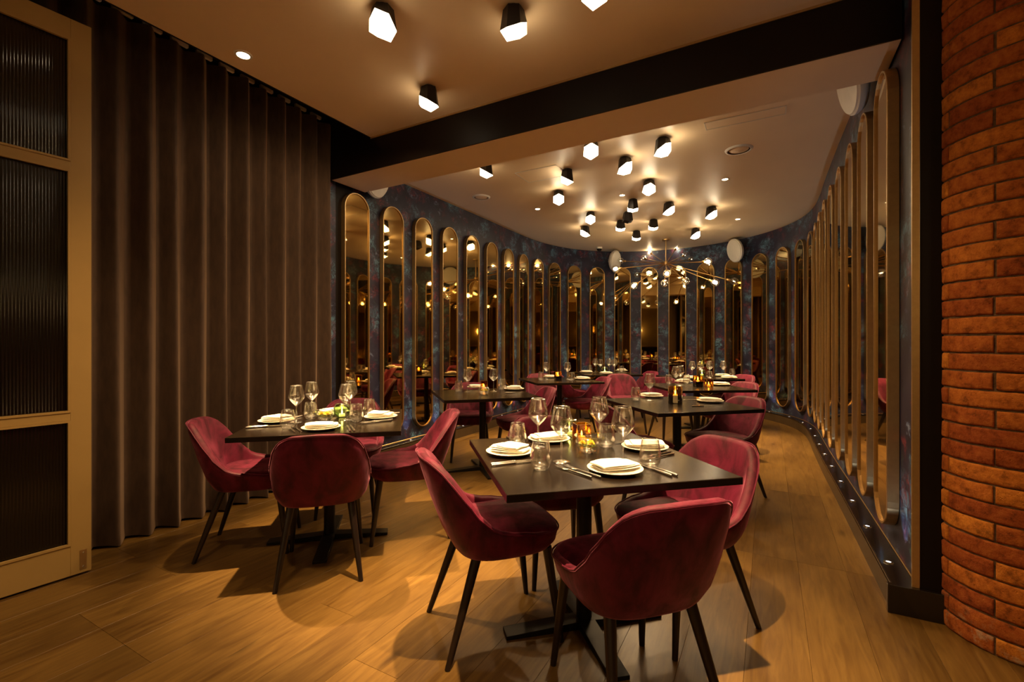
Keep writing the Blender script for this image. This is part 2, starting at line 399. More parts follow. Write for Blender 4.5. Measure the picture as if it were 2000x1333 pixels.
# brick pillar
PC = Vector((2.190, 1.965, 0)); PR = .29
ray = Vector((942/905, 1, 0)).normalized(); k = ray.dot(PC); hit = ray*(k-math.sqrt(k*k-PC.length_squared+PR*PR))
th0 = math.atan2(hit.y-PC.y, hit.x-PC.x)
pill = struct('wall_pillar', mesh('wall_pillar', *(lambda b: (b.V, b.F))(MB().lathe([(PR-.0065, -.01), (PR-.0065, CEIL)], 64, Matrix.Translation(PC))), smooth=True, mat=M['mortar']))
pill['label'] = 'round pillar of worn orange-red bricks'
bc = random.Random(11); dth = 2*pi/5; COURSE = .0755
def brick_mesh(seed):
    r = random.Random(seed); V = []; F = []; ns = 16; nh = 3
    L = 2*pi/5-.009/PR; H = .0675
    def q(s): return [0, .006, .016, .1, .18, .26, .34, .42, .5, .58, .66, .74, .82, .9, .984, .994, 1][s]
    for k in range(nh+1):
        zz = [0, .12, .88, 1][k]
        for i in range(ns+1):
            a = (q(i)-.5)*L
            edge = (i in (0, ns)) or (k in (0, nh))
            rr = PR + (-.0026 if edge else 0) + r.uniform(-.0019, .0019)
            V.append((rr*cos(a), rr*sin(a), zz*H + r.uniform(-.0012, .0012)))
    n1 = len(V)
    for k in range(nh+1):
        zz = [0, .12, .88, 1][k]
        for i in range(ns+1):
            a = (q(i)-.5)*L; V.append(((PR-.03)*cos(a), (PR-.03)*sin(a), zz*H))
    W = ns+1
    for k in range(nh):
        for i in range(ns):
            F.append((k*W+i, k*W+i+1, (k+1)*W+i+1, (k+1)*W+i))
    for i in range(ns):
        F.append((i, n1+i, n1+i+1, i+1)); a = nh*W; F.append((a+i, a+i+1, n1+a+i+1, n1+a+i))
    for k in range(nh):
        F.append((k*W, (k+1)*W, n1+(k+1)*W, n1+k*W)); F.append((k*W+ns, n1+k*W+ns, n1+(k+1)*W+ns, (k+1)*W+ns))
    return mesh('brick', V, F, True, M['brick'])
bms = [brick_mesh(s) for s in range(9)]
for c in range(41):
    z = c*COURSE+.004
    for i in range(5):
        a = th0 + dth/2 + (dth/2 if c % 2 else 0) + i*dth + bc.uniform(-.008, .008)
        d = (a+pi) % (2*pi)-pi
        if .25 < d < 1.35: continue     # faces buried in the partition
        o = obj('brick', bc.choice(bms), pill, (PC.x, PC.y, z+bc.uniform(-.001, .001)), a)

# ------------------------------------------------------------------ mirrors and plinth uplights
def stadium(w_, L, n=12):
    r = w_/2; pts = []
    for i in range(n+1): a = pi*i/n; pts.append((r*cos(a), L/2-r+r*sin(a)))
    for i in range(n+1): a = pi+pi*i/n; pts.append((r*cos(a), -L/2+r+r*sin(a)))
    return pts
MW, ML, MD = .325, 2.50, .052
def frame_mesh():
    o_ = stadium(MW, ML, 14); i_ = stadium(MW-.022, ML-.022, 14); n = len(o_)
    V = [(x, 0, z) for x, z in o_]+[(x, -MD+.004, z) for x, z in o_]+[(x*.988, -MD, z*.999) for x, z in o_]+[(x, -MD, z) for x, z in i_]+[(x, -MD+.012, z) for x, z in i_]
    F = []
    for k in range(4):
        for j in range(n):
            l = (j+1) % n; F.append((k*n+j, k*n+l, (k+1)*n+l, (k+1)*n+j))
    return mesh('frame', V, F, False, M['bronze'])
fm = frame_mesh(); gi = stadium(MW-.022, ML-.022, 14)
gm = mesh('mirror_glass', [(x, -MD+.010, z) for x, z in gi]+[(x, -.004, z) for x, z in gi], [tuple(range(len(gi)))]+[(j, (j+1) % len(gi), len(gi)+(j+1) % len(gi), len(gi)+j) for j in range(len(gi))], False, M['mirror'])
ORD = ['first', 'second', 'third', 'fourth', 'fifth', 'sixth', 'seventh', 'eighth', 'ninth', 'tenth', 'eleventh', 'twelfth', 'thirteenth', 'fourteenth', 'fifteenth']
NM_ = len(PM)
def which(i):
    return f'{ORD[i]} from the curtain' if i < 15 else f'{ORD[NM_-1-i]} from the brick pillar'
def pt(i): return (PM[min(i+1, NM_-1)]-PM[max(i-1, 0)]).normalized()
for i, p in enumerate(PM):
    t = pt(i); ow = outw(t); rz = math.atan2(ow.y, ow.x)-pi/2
    loc = p+ow*.042+Vector((0, 0, 1.50))
    m_ = empty('wall_mirror', loc, rz, f'tall bronze-framed pill-shaped wall mirror, {which(i)}', 'mirror', 'pill-shaped mirrors round the room')
    obj('frame', fm, m_); obj('mirror_glass', gm, m_)
lensm = MB().lathe([(0.0001, .004), (.011, .004)], 16).mesh('lens', M['uplens'])
rimm = MB().lathe([(.012, .003), (.013, .006), (.021, .005), (.022, 0)], 20).mesh('rim', M['steel'], True)
for i in range(NM_):
    if i < NM_-1: mid = (PM[i]+PM[i+1])/2; t = (PM[i+1]-PM[i]).normalized()
    else: mid = PM[i]+(PM[i]-PM[i-1])/2; t = pt(i)
    ow = outw(t); loc = mid-ow*.022+Vector((0, 0, .130))
    lab = f'small round plinth uplight just past the mirror {which(i)}' if i < 15 else f'small round plinth uplight just before the mirror {which(i+1)}' if i < NM_-1 else 'small round plinth uplight nearest the brick pillar'
    u_ = empty('plinth_uplight', loc, 0, lab, 'uplight', 'uplights set in the plinth')
    obj('rim', rimm, u_); obj('lens', lensm, u_)
    l = light('uplight_beam', 'SPOT', (0, 0, .012), E_UP, COOL, u_, size=.008, spot=56, blend=.7)
    d = Vector((ow.x*.11, ow.y*.11, 1)).normalized(); l.rotation_euler = d.to_track_quat('-Z', 'Y').to_euler()

# ------------------------------------------------------------------ curtain and its track
CA = Vector((-2.52, 2.75, 0)); CBv = Vector((.434, .901, 0)); CN = Vector((.901, -.434, 0))
def curtain():
    V = []; F = []; lam = .165; s0, s1 = -4.9, 1.865; ns = int((s1-s0)/.0103); zs = [0.012, .03, .08, .5, 1.0, 1.6, 2.2, 2.8, 3.2, 3.30]
    rr = random.Random(5); ph = [rr.uniform(-.35, .35) for _ in range(80)]; am = [rr.uniform(.8, 1.15) for _ in range(80)]
    for j, z in enumerate(zs):
        for i in range(ns+1):
            s = s0+(s1-s0)*i/ns; k = (s-s0)/lam; ki = int(k); fr = k-ki
            p = ph[ki]*(1-fr)+ph[ki+1]*fr; A = (am[ki]*(1-fr)+am[ki+1]*fr)
            q = 2*pi*k+p*(1.1-.8*z/3.3)
            taper = .045 + .012*(1-z/3.3)
            lobe = abs(sin(q*.5)); x = CA+CBv*(s+.012*sin(q))+CN*(.02+(lobe-.6)*taper*1.9*A + .010*sin(q*.5+z))
            if z < .05: x = x+CN*.006
            V.append((x.x, x.y, z+(.006*sin(q+1) if z < .05 else 0)))
    W = ns+1
    for j in range(len(zs)-1):
        for i in range(ns): F.append((j*W+i, j*W+i+1, (j+1)*W+i+1, (j+1)*W+i))
    m = mesh('curtain', V, F, True, M['curtain']); return m
cu = obj('curtain', curtain()); tag(cu, 'floor-length brown velvet curtain in deep even folds along the left wall', 'curtain')
tr = empty('curtain_track', (0, 0, 0), 0, 'dark ceiling track with pale gliders above the brown curtain', 'curtain track')
b = MB(); Mt = Matrix.Translation(CA) @ Matrix(((CBv.x, -CN.x, 0), (CBv.y, -CN.y, 0), (0, 0, 1))).to_4x4()
b.box(-4.9, 1.76, -.02, .02, 3.345, 3.375, Mt); obj('rail', b.mesh('rail', M['black']), tr)
gl_ = MB().box(-.055, .055, -.012, .012, -.016, .010).mesh('glider', M['white'], bevel=.002)
for k in range(26):
    s = 1.66-k*.165; p = CA+CBv*s; o = obj('glider', gl_, tr, (p.x, p.y, 3.333), math.atan2(CBv.y, CBv.x))
# hangers so that the track reads as fixed
b = MB()
for k in range(5): b.box(-4.6+k*1.5, -4.57+k*1.5, -.012, .012, 3.37, 3.61, Mt)
obj('bracket', b.mesh('bracket', M['black']), tr)

# ------------------------------------------------------------------ glazed door at the left
D0 = Vector((-2.313, 2.54, 0)); DD = Vector((-.54, -.842, 0)); DW = 1.0
dr = empty('door_1', D0, math.atan2(DD.y, DD.x), kind='structure'); dr['label'] = 'olive cream timber door with three panes of dark reeded glass'
def rail(name, x0, x1, z0, z1): 
    b = MB(); b.box(x0, x1, -.022, .022, z0, z1); return obj(name, b.mesh(name, M['door'], bevel=.002), dr)
rail('stile', 0, .085, .012, 2.97); rail('stile', DW-.085, DW, .012, 2.97)
rail('top_rail', .085, DW-.085, 2.865, 2.97); rail('bottom_rail', .085, DW-.085, .012, .172)
rail('glazing_bar', .085, DW-.085, 2.167, 2.212); rail('glazing_bar', .085, DW-.085, .838, .880)
for z0, z1 in ((.172, .838), (.880, 2.167), (2.212, 2.865)):
    x0, x1 = .085, DW-.085; V = []; F = []; nr = 66; k = 6
    for i in range(nr*k+1):
        x = x0+(x1-x0)*i/(nr*k); y = .0035*abs(sin(pi*i/k))
        V += [(x, .004+y, z0), (x, .004+y, z1), (x, -.004-y, z0), (x, -.004-y, z1)]
    for i in range(nr*k):
        a = i*4; F += [(a, a+4, a+5, a+1), (a+2, a+3, a+7, a+6)]
    obj('pane', mesh('pane', V, F, True, M['reed']), dr)
    b = MB()   # glazing beads on both faces
    for y in (-.019, .019):
        for (a, c, d, e) in ((x0, x1, z0, z0+.011), (x0, x1, z1-.011, z1), (x0, x0+.011, z0+.011, z1-.011), (x1-.011, x1, z0+.011, z1-.011)):
            b.box(a, c, y-.008, y+.008, d, e)
    obj('glazing_bead', b.mesh('glazing_bead', M['door']), dr)
b = MB(); b.box(.020, .048, -.0245, .0245, .030, .135); hp = obj('hinge_plate', b.mesh('hinge_plate', M['bronze'], bevel=.001), dr); hp['label'] = 'small dull metal plate'
b = MB()
for z in (.045, .118): b.lathe([(.0001, .0012), (.004, .0008), (.005, 0)], 10, Matrix.Translation((.034, .0247, z)) @ Matrix.Rotation(-pi/2, 4, 'X'))
obj('screw', b.mesh('screw', M['steel']), hp)

# ------------------------------------------------------------------ chairs
def lerp_tab(tab, x):
    for (a, b_), (c, d) in zip(tab, tab[1:]):
        if x <= c:
            q = (x-a)/(c-a); q = q*q*(3-2*q)*.35+q*.65; return b_+(d-b_)*q
    return tab[-1][1]
HT = [(0, .792), (20, .787), (30, .774), (40, .748), (50, .700), (60, .632), (70, .568), (80, .522), (90, .497), (105, .482), (130, .474), (180, .470)]
def foot(phi, z, scale=1.0):
    e = .64; s, c = sin(phi), cos(phi)
    S = (abs(s)**e)*(1 if s >= 0 else -1); C = (abs(c)**e)*(1 if c >= 0 else -1)
    a = lerp_tab([(.380, .205), (.42, .235), (.48, .252), (.60, .262), (.70, .260), (.80, .243)], z)
    if c >= 0: bk = lerp_tab([(.380, .185), (.42, .215), (.48, .243), (.60, .285), (.70, .320), (.80, .345)], z)
    else: bk = lerp_tab([(.380, .21), (.42, .240), (.48, .25), (.80, .25)], z)
    # the back is gently bowed, never flat
    return Vector((a*S*scale, -bk*C*scale, z))
def make_chair():
    root = empty('dining_chair', (0, 0, 0))
    n = 64; V = []; F = []
    T = .042
    rows = None
    for i in range(n):
        phi = 2*pi*i/n; d = abs(math.degrees((phi+pi) % (2*pi)-pi)); H = lerp_tab(HT, d)
        col = []
        col.append(Vector((0, 0, .386))*1.0 if False else foot(phi, .384, .55)); col.append(foot(phi, .381, .9)); col.append(foot(phi, .388, 1.0))
        z0 = .40; zt = H-.014
        for k in range(7): z = z0+(zt-z0)*k/6; col.append(foot(phi, z))
        def inner(z, q):
            p = foot(phi, z); r = p.xy.length; pp = p.copy(); f = 1-q*T/max(r, .01); pp.x *= f; pp.y *= f; return pp
        for q, dz in ((.12, -.005), (.35, .0), (.65, .0), (.88, -.006)):
            p = inner(H-.004, q); p.z = H+dz; col.append(p)
        zb = min(.455, H-.02)
        for k in range(5): z = (H-.016)+(zb-(H-.016))*k/4; col.append(inner(z, 1.0+.25*k/4))
        rows = len(col); V += col
    for i in range(n):
        j = (i+1) % n
        for k in range(rows-1): F.append((i*rows+k, j*rows+k, j*rows+k+1, i*rows+k+1))
    F.append(tuple(i*rows for i in range(n)))
    shell = obj('backrest', mesh('backrest', V, F, True, M['velvet']), root)
    # piping along the rim
    pts = []
    for i in range(n):
        phi = 2*pi*i/n; d = abs(math.degrees((phi+pi) % (2*pi)-pi)); H = lerp_tab(HT, d)
        p = foot(phi, H-.008, 1.004); p.z = H-.004; pts.append(p)
    b = MB(); b.tube(pts, .0036, 6, True); obj('piping', b.mesh('piping', M['velvet'], True), shell)
    # seat cushion
    V = []; F = []; m = 48; prof = [(.80, .425), (.955, .440), (.985, .462), (.965, .478), (.90, .486), (.70, .489), (.4, .486), (.12, .484)]
    for s, z in prof:
        for i in range(m):
            phi = 2*pi*i/m; back = cos(phi) > 0
            p = foot(phi, .46, 1); f = s*(.86 if back else .86+.15*min(1, -cos(phi)*1.6)); V.append((p.x*f, p.y*f, z))
    for k in range(len(prof)-1):
        for i in range(m): j = (i+1) % m; F.append((k*m+i, k*m+j, (k+1)*m+j, (k+1)*m+i))
    F.append(tuple((len(prof)-1)*m+i for i in range(m)))
    obj('seat', mesh('seat', V, F, True, M['velvet']), root)
    for sx in (-1, 1):
        for (x0, y0, x1, y1) in ((.165, .170, .198, .222), (.150, -.130, .205, -.262)):
            b = MB(); b.tube([(sx*x0, y0, .392), (sx*(x0*.5+x1*.5), (y0+y1)/2, .196), (sx*x1, y1, 0.0)], [.0205, .0165, .0115], 12)
            V_ = b.V
            obj('leg', b.mesh('leg', M['leg'], True), root)
    return root
CH0 = make_chair(); used = [False]
def chair(x, y, fx, fy, label, group):
    c = CH0 if not used[0] else copytree(CH0)
    used[0] = True
    c.location = (x, y, 0); c.rotation_euler = (0, 0, math.atan2(fy, fx)-pi/2)
    return tag(c, label, 'chair', group)
G = 'crimson velvet dining chairs'
chair(-.07, 2.05, .93, .34, 'crimson velvet dining chair at the left side of the foreground table', G)
chair(.415, 1.645, -.30, .954, 'crimson velvet dining chair nearest the camera, its back turned to us', G)
chair(.755, 2.10, -.90, -.436, 'crimson velvet dining chair at the right side of the foreground table', G)
chair(.25, 2.60, .24, -.97, 'crimson velvet dining chair at the far side of the foreground table', G)
chair(-1.60, 2.885, .967, .256, 'crimson velvet dining chair nearest the brown curtain', G)
chair(-1.065, 2.62, -.296, .955, 'crimson velvet dining chair with its back to us at the table beside the curtain', G)
chair(-.70, 3.09, -.967, -.256, 'crimson velvet dining chair at the right side of the table beside the curtain', G)
chair(-1.24, 3.52, .22, -.97, 'crimson velvet dining chair behind the glasses of the table beside the curtain', G)
chair(.97, 3.62, .95, .30, 'shaded crimson chair at the left side of the table behind the foreground one', G)
chair(1.73, 3.84, -.93, -.36, 'very dark crimson chair at the right side of the table behind the foreground one', G)
chair(-.46, 5.06, .10, -.995, 'crimson velvet chair behind the table that stands against the left mirrors', G)
chair(.10, 4.72, -.95, -.30, 'crimson velvet chair at the right side of the table against the left mirrors', G)
chair(.48, 6.66, .24, -.97, 'crimson velvet chair behind the small table in the middle of the left wall', G)
chair(.97, 6.20, -.96, -.26, 'side-on crimson velvet chair with a bright rim, right of the mid-left table', G)
chair(1.62, 6.55, .12, -.99, 'bright crimson velvet chair standing between the back tables, facing the camera', G)
chair(1.98, 7.42, -.95, -.3, 'dark crimson velvet chair at the right side of the farthest table', G)
chair(.98, 7.45, .96, .28, 'dark crimson velvet chair at the left side of the farthest table', G)
chair(2.03, 5.90, .08, -1, 'pink-lit crimson velvet chair behind the left corner of the right-hand rear table', G)
chair(2.47, 5.34, -.94, -.34, 'pink-lit crimson velvet chair at the right side of the right-hand rear table', G)
chair(3.10, 6.62, -.93, -.36, 'dim crimson velvet chair at the right side of the rearmost right table', G)

# ------------------------------------------------------------------ tables
def make_table():
    root = empty('dining_table', (0, 0, 0)); h = .45
    b = MB(); b.box(-h, h, -h, h, .722, .750); obj('tabletop', b.mesh('tabletop', M['table'], bevel=.003), root)
    b = MB(); b.box(-.20, .20, -.035, .035, .708, .722); b.box(-.035, .035, -.20, .20, .708, .722); obj('mounting_plate', b.mesh('mounting_plate', M['iron']), root)
    b = MB(); b.lathe([(.034, .030), (.034, .712)], 20, close=True); obj('column', b.mesh('column', M['iron'], True), root)
    for k in range(4):
        Mr = Matrix.Rotation(k*pi/2, 4, 'Z'); b = MB()
        b.add([Mr @ Vector(v) for v in ((.02, -.038, 0), (.36, -.038, 0), (.36, .038, 0), (.02, .038, 0), (.02, -.038, .036), (.36, -.038, .016), (.36, .038, .016), (.02, .038, .036))], [(0, 3, 2, 1), (4, 5, 6, 7), (0, 1, 5, 4), (1, 2, 6, 5), (2, 3, 7, 6), (3, 0, 4, 7)])
        obj('foot', b.mesh('foot', M['iron'], bevel=.002), root)
    return root
TB0 = make_table(); used_t = [False]
def table(x, y, deg, label, sx=1):
    c = TB0 if not used_t[0] else copytree(TB0); used_t[0] = True
    c.location = (x, y, 0); c.rotation_euler = (0, 0, R(deg)); return tag(c, label, 'table', 'square dark wood tables')
table(.32, 2.06, 13, 'square dark wood table in the foreground, fully laid')
table(-1.17, 2.97, 13, 'square dark wood table beside the brown curtain')
table(1.36, 3.82, 14, 'square dark wood table just behind the foreground table, holding a dark jar')
table(-.29, 4.58, 17, 'square dark wood table against the left mirrors')
table(.64, 6.25, 14, 'small-looking square dark table on the middle of the left wall')
table(1.55, 7.65, 8, 'farthest square dark wood table in front of the back mirrors')
table(2.12, 5.32, 5, 'square dark wood table at the right rear with a square candle holder')
table(2.72, 6.78, 5, 'rearmost square dark table at the right, crowded with glasses')

# ------------------------------------------------------------------ tableware prototypes
TZ = .7505
protos = {}
def proto(name, build):
    if name not in protos:
        r = build(); protos[name] = [r, False]
    return protos[name]
def put(name, build, p, rz, label, cat, group, z=TZ):
    pr = proto(name, build); c = pr[0] if not pr[1] else copytree(pr[0]); pr[1] = True
    c.location = (p[0], p[1], z); c.rotation_euler = (0, 0, rz); return tag(c, label, cat, group)
def b_wine():
    root = empty('wine_glass')
    b = MB(); b.lathe([(.0001, .003), (.036, .0015), (.0365, .0), (.036, .0022), (.02, .006), (.0065, .012), (.0042, .03), (.0038, .09), (.0055, .104)], 24); obj('stem', b.mesh('stem', M['glass'], True, autosmooth=False), root)
    b = MB(); b.lathe([(.0055, .104), (.012, .110), (.028, .126), (.043, .145), (.0475, .153), (.0480, .160), (.045, .178), (.039, .205), (.0345, .228), (.0335, .232), (.0325, .228), (.037, .205), (.0432, .178), (.0462, .160), (.0455, .153), (.041, .146), (.026, .128), (.008, .112), (.0001, .109)], 28)
    obj('bowl', b.mesh('bowl', M['glass'], True, autosmooth=False), root)
    return root
def b_tumbler():
    root = empty('water_tumbler')
    b = MB(); b.lathe([(.0001, .0), (.026, .0), (.029, .003), (.038, .018), (.0425, .036), (.0425, .045), (.039, .075), (.0335, .108), (.0325, .110), (.0315, .108), (.037, .075), (.0402, .045), (.040, .036), (.035, .021), (.024, .012), (.0001, .010)], 28)
    obj('tumbler_wall', b.mesh('tumbler_wall', M['glass'], True, autosmooth=False), root); return root
def b_plate():
    me = MB().lathe([(.0001, .002), (.055, .002), (.062, 0), (.070, .002), (.098, .010), (.106, .014), (.1075, .0165), (.105, .0175), (.092, .0135), (.070, .008), (.0001, .0065)], 40).mesh('plate', M['plate'], True)
    return obj('plate', me)
def b_napkin_(kind):
    def f():
        # one cloth folded over three times: its zig-zag section is swept along the width
        prof = []
        def arc(cx, cz, r, a0, a1, n=5):
            for i in range(n+1): a = a0+(a1-a0)*i/n; prof.append((cx+r*cos(a), cz+r*sin(a)))
        if kind == 0:
            prof += [(-.082, .004), (-.02, .003), (.05, .004)]; arc(.078, .010, .0055, -pi/2, pi/2); prof += [(.03, .0165), (-.04, .0165)]; arc(-.072, .0220, .0055, 3*pi/2, pi/2); prof += [(-.03, .0290), (.02, .031), (.06, .0295)]; arc(.066, .0345, .005, -pi/2, pi/2); prof += [(.02, .0415), (-.05, .0385)]
        else:
            prof += [(-.088, .004), (-.02, .003), (.05, .005), (.084, .008)]; arc(.086, .0135, .005, -pi/2, pi/2); prof += [(.05, .0195), (0, .0185), (-.05, .0185)]; arc(-.080, .0235, .005, 3*pi/2, pi/2); prof += [(-.03, .030), (.03, .0285), (.07, .026)]
        V = []; F = []; nn = 8; m = len(prof)
        for j in range(nn+1):
            y = -.056+.112*j/nn; e = abs(2*j/nn-1)
            for k_, (x, z) in enumerate(prof):
                tw = R(9)*z/.03*(1 if kind else -1.4); yy = y*(1-.14*min(1, abs(x)/.088)**4)*(1+.06*(k_/m)); xx = x*(1-.07*e**4)
                V.append((xx*cos(tw)-yy*sin(tw), xx*sin(tw)+yy*cos(tw)+.006*(k_/m), z*.66-.003*e*e*e*(z/.03)+.0026*sin(x*45+y*50)*(z/.03)))
        for j in range(nn):
            for k_ in range(m-1): F.append((j*m+k_, j*m+k_+1, (j+1)*m+k_+1, (j+1)*m+k_))
        o = obj('napkin', mesh('napkin', V, F, True, M['napkin']))
        s = o.modifiers.new('thickness', 'SOLIDIFY'); s.thickness = .004; s.offset = 0
        d = o.modifiers.new('softness', 'SUBSURF'); d.levels = 1; d.render_levels = 1
        return o
    return f
def handle_pts(L): return [(0, -L/2, .0035), (0, -L/2+.03, .0045), (0, 0, .0040), (0, L/2, .0036)]
def b_knife():
    b = MB(); b.tube([(0, -.110, .0045), (0, -.104, .0045), (0, -.01, .0042), (0, 0, .004)], [.0042, .0058, .0046, .0036], 10)
    b.add([(-.004, 0, .0030), (.006, 0, .0030), (.0085, .06, .0026), (.003, .105, .0022), (-.004, .100, .0022), (-.004, 0, .0050), (.006, 0, .0046), (.0085, .06, .0036), (.003, .105, .0030), (-.004, .100, .0034)], [(0, 4, 3, 2, 1), (5, 6, 7, 8, 9), (0, 1, 6, 5), (1, 2, 7, 6), (2, 3, 8, 7), (3, 4, 9, 8), (4, 0, 5, 9)])
    return obj('table_knife', b.mesh('table_knife', M['steel'], True))
def b_fork():
    b = MB(); b.tube([(0, -.100, .0045), (0, -.095, .0045), (0, 0, .0050), (0, .030, .0062)], [.004, .0052, .0032, .0026], 10)
    b.tube([(0, .028, .0062), (0, .040, .005), (0, .052, .004)], [.0026, .009, .0105], 8)
    b.V = [Vector((v.x, v.y, min(v.z, .0085) if v.y < .03 else .0045+(v.z-.0045)*.22)) if v.y >= .03 else v for v in b.V]
    for k in range(4):
        x = -.0088+k*.00587; b.tube([(x, .050, .0045), (x, .075, .0050), (x, .098, .0085)], [.0017, .0015, .0008], 6)
    return obj('table_fork', b.mesh('table_fork', M['steel'], True))
def b_cube():
    root = empty('candle_holder'); h = .036; H = .088
    b = MB()
    for (x0, x1, y0, y1) in ((-h, h, -h, -h+.003), (-h, h, h-.003, h), (-h, -h+.003, -h+.003, h-.003), (h-.003, h, -h+.003, h-.003)): b.box(x0, x1, y0, y1, .006, H)
    b.box(-h, h, -h, h, 0, .006)
    obj('glass_box', b.mesh('glass_box', M['amber']), root)
    b = MB()
    for x in (-h, h):
        for y in (-h, h): b.box(x-.0015, x+.0015, y-.0015, y+.0015, 0, H+.001)
    b.box(-h, h, -h-.0012, -h+.0012, H, H+.002); b.box(-h, h, h-.0012, h+.0012, H, H+.002); b.box(-h-.0012, -h+.0012, -h, h, H, H+.002); b.box(h-.0012, h+.0012, -h, h, H, H+.002)
    obj('metal_edging', b.mesh('metal_edging', M['brass']), root)
    candle(root); return root
def candle(root, z=.007, r=.019):
    b = MB(); b.lathe([(r, z), (r, z+.016), (r*.9, z+.018), (.0001, z+.017)], 18); c = obj('tealight', b.mesh('tealight', M['wax'], True), root)
    b = MB(); b.lathe([(.0001, z+.018), (.0032, z+.022), (.0045, z+.029), (.0030, z+.038), (.0001, z+.048)], 10); obj('flame', b.mesh('flame', M['flame'], True), c)
def b_jar():
    root = empty('candle_jar'); r = .056
    b = MB(); b.lathe([(.0001, .0), (r, 0), (r+.001, .008), (r+.001, .072)], 28); obj('dark_band', b.mesh('dark_band', M['smoke'], True), root)['label'] = 'dark smoked lower half'
    b = MB(); b.lathe([(r+.001, .072), (r+.001, .140), (r, .142), (r-.002, .140), (r-.002, .074)], 28); obj('amber_upper', b.mesh('amber_upper', M['amber'], True), root)['label'] = 'amber glass upper half'
    b = MB(); b.lathe([(.018, .008), (.018, .072), (.014, .076), (.0001, .075)], 16); c = obj('tealight', b.mesh('tealight', M['wax'], True), root)
    b = MB(); b.lathe([(.0001, .076), (.0045, .082), (.006, .092), (.0035, .106), (.0001, .118)], 10); obj('flame', b.mesh('flame', M['flame'], True), c)
    return root
def b_sqjar():
    root = empty('square_candle_jar'); h = .040
    b = MB(); b.box(-h, h, -h, h, 0, .062); obj('dark_base', b.mesh('dark_base', M['smoke'], bevel=.002), root)['label'] = 'dark smoked lower half'
    b = MB()
    for (x0, x1, y0, y1) in ((-h, h, -h, -h+.003), (-h, h, h-.003, h), (-h, -h+.003, -h+.003, h-.003), (h-.003, h, -h+.003, h-.003)): b.box(x0, x1, y0, y1, .0625, .125)
    obj('amber_upper', b.mesh('amber_upper', M['amber']), root)
    b = MB(); b.lathe([(.018, .063), (.018, .074), (.0001, .073)], 16); c = obj('tealight', b.mesh('tealight', M['wax'], True), root)
    b = MB(); b.lathe([(.0001, .074), (.0045, .080), (.006, .090), (.0035, .104), (.0001, .114)], 10); obj('flame', b.mesh('flame', M['flame'], True), c)
    return root
def b_round():
    root = empty('round_candle_holder')
    b = MB(); b.lathe([(.0001, 0), (.030, 0), (.045, .012), (.056, .040), (.054, .066), (.044, .085), (.040, .090), (.042, .084), (.052, .065), (.054, .040), (.043, .014), (.028, .004), (.0001, .004)], 28)
    obj('glass_globe', b.mesh('glass_globe', M['green'], True, autosmooth=False), root); candle(root, .006, .020); return root
def b_bowl():
    root = empty('flower_bowl')
    b = MB(); b.lathe([(.0001, 0), (.026, 0), (.043, .012), (.053, .034), (.0525, .052), (.047, .070), (.0455, .070), (.0508, .052), (.0512, .034), (.041, .014), (.024, .004), (.0001, .004)], 28)
    obj('glass_bowl', b.mesh('glass_bowl', M['glass'], True, autosmooth=False), root)
    b = MB(); b.lathe([(.0001, .0045), (.024, .0045), (.0405, .0145), (.0495, .030), (.0001, .030)], 28); obj('water', b.mesh('water', M['water'], True), root)
    return root
def b_flower():
    root = empty('yellow_flower'); b = MB(); r_ = random.Random(2)
    for k in range(70):
        a = k*2.39996; q = math.sqrt((k+.5)/70); d = Vector((sin(q*1.45)*cos(a), sin(q*1.45)*sin(a), cos(q*1.45)))
        s = Vector((-sin(a), cos(a), 0))*.0028; p0 = d*.006; p1 = d*(.019+.002*r_.random()); m_ = d*.013
        b.add([p0, m_-s, p1, m_+s, m_+d.cross(s).normalized()*.0012], [(0, 1, 4), (1, 2, 4), (2, 3, 4), (3, 0, 4)])
    obj('petals', b.mesh('petals', M['yellow']), root)['kind'] = 'stuff'
    b = MB(); 
    for k in range(4):
        a = k*pi/2+.4; d = Vector((cos(a), sin(a), -.12)); s = Vector((-sin(a), cos(a), 0))*.006
        b = MB(); b.add([d*.004, d*.015-s, d*.025, d*.015+s, d*.015+Vector((0, 0, .002))], [(0, 1, 4), (1, 2, 4), (2, 3, 4), (3, 0, 4)])
        obj('leaf', b.mesh('leaf', M['leaf']), root)
    return root

class T:
    """a table frame for laying it: local x to the right, y away"""
    def __init__(s, x, y, deg, name): s.c = Vector((x, y, 0)); s.a = R(deg); s.n = name
    def w(s, x, y): return s.c+Vector((x*cos(s.a)-y*sin(s.a), x*sin(s.a)+y*cos(s.a), 0))
def setting(tt, side, where, dx=0, dist=.315, cut=True, kind=None, turn=0, plate_up=0):
    """side 0 near, 1 right, 2 far, 3 left"""
    q = side*pi/2
    def L(x, y): return tt.w(x*cos(q)-y*sin(q), x*sin(q)+y*cos(q))
    kd = kind if kind is not None else side % 2
    p = L(dx, -dist)
    put('plate', b_plate, p, 0, f'cream side plate {where}', 'plate', 'cream plates')
    put(f'napkin{kd}', b_napkin_(kd), p, tt.a+q+turn, f'folded linen napkin on plate {where}', 'napkin', 'folded napkins', TZ+.0175)
    if cut:
        put('fork', b_fork, L(dx-.165, -dist+.02), tt.a+q+R(22), f'outer steel fork left of the plate {where}', 'fork', 'steel forks')
        put('fork', b_fork, L(dx-.130, -dist+.015), tt.a+q+R(22), f'inner steel fork left of the plate {where}', 'fork', 'steel forks')
        put('knife', b_knife, L(dx+.150, -dist-.01), tt.a+q+R(12), f'inner steel knife right of the plate {where}', 'knife', 'steel knives')
        put('knife', b_knife, L(dx+.172, -dist-.012), tt.a+q+R(12), f'outer steel knife right of the plate {where}', 'knife', 'steel knives')
def wine(p, where): put('wine', b_wine, p, 0, f'stemmed wine glass {where}', 'wine glass', 'wine glasses')
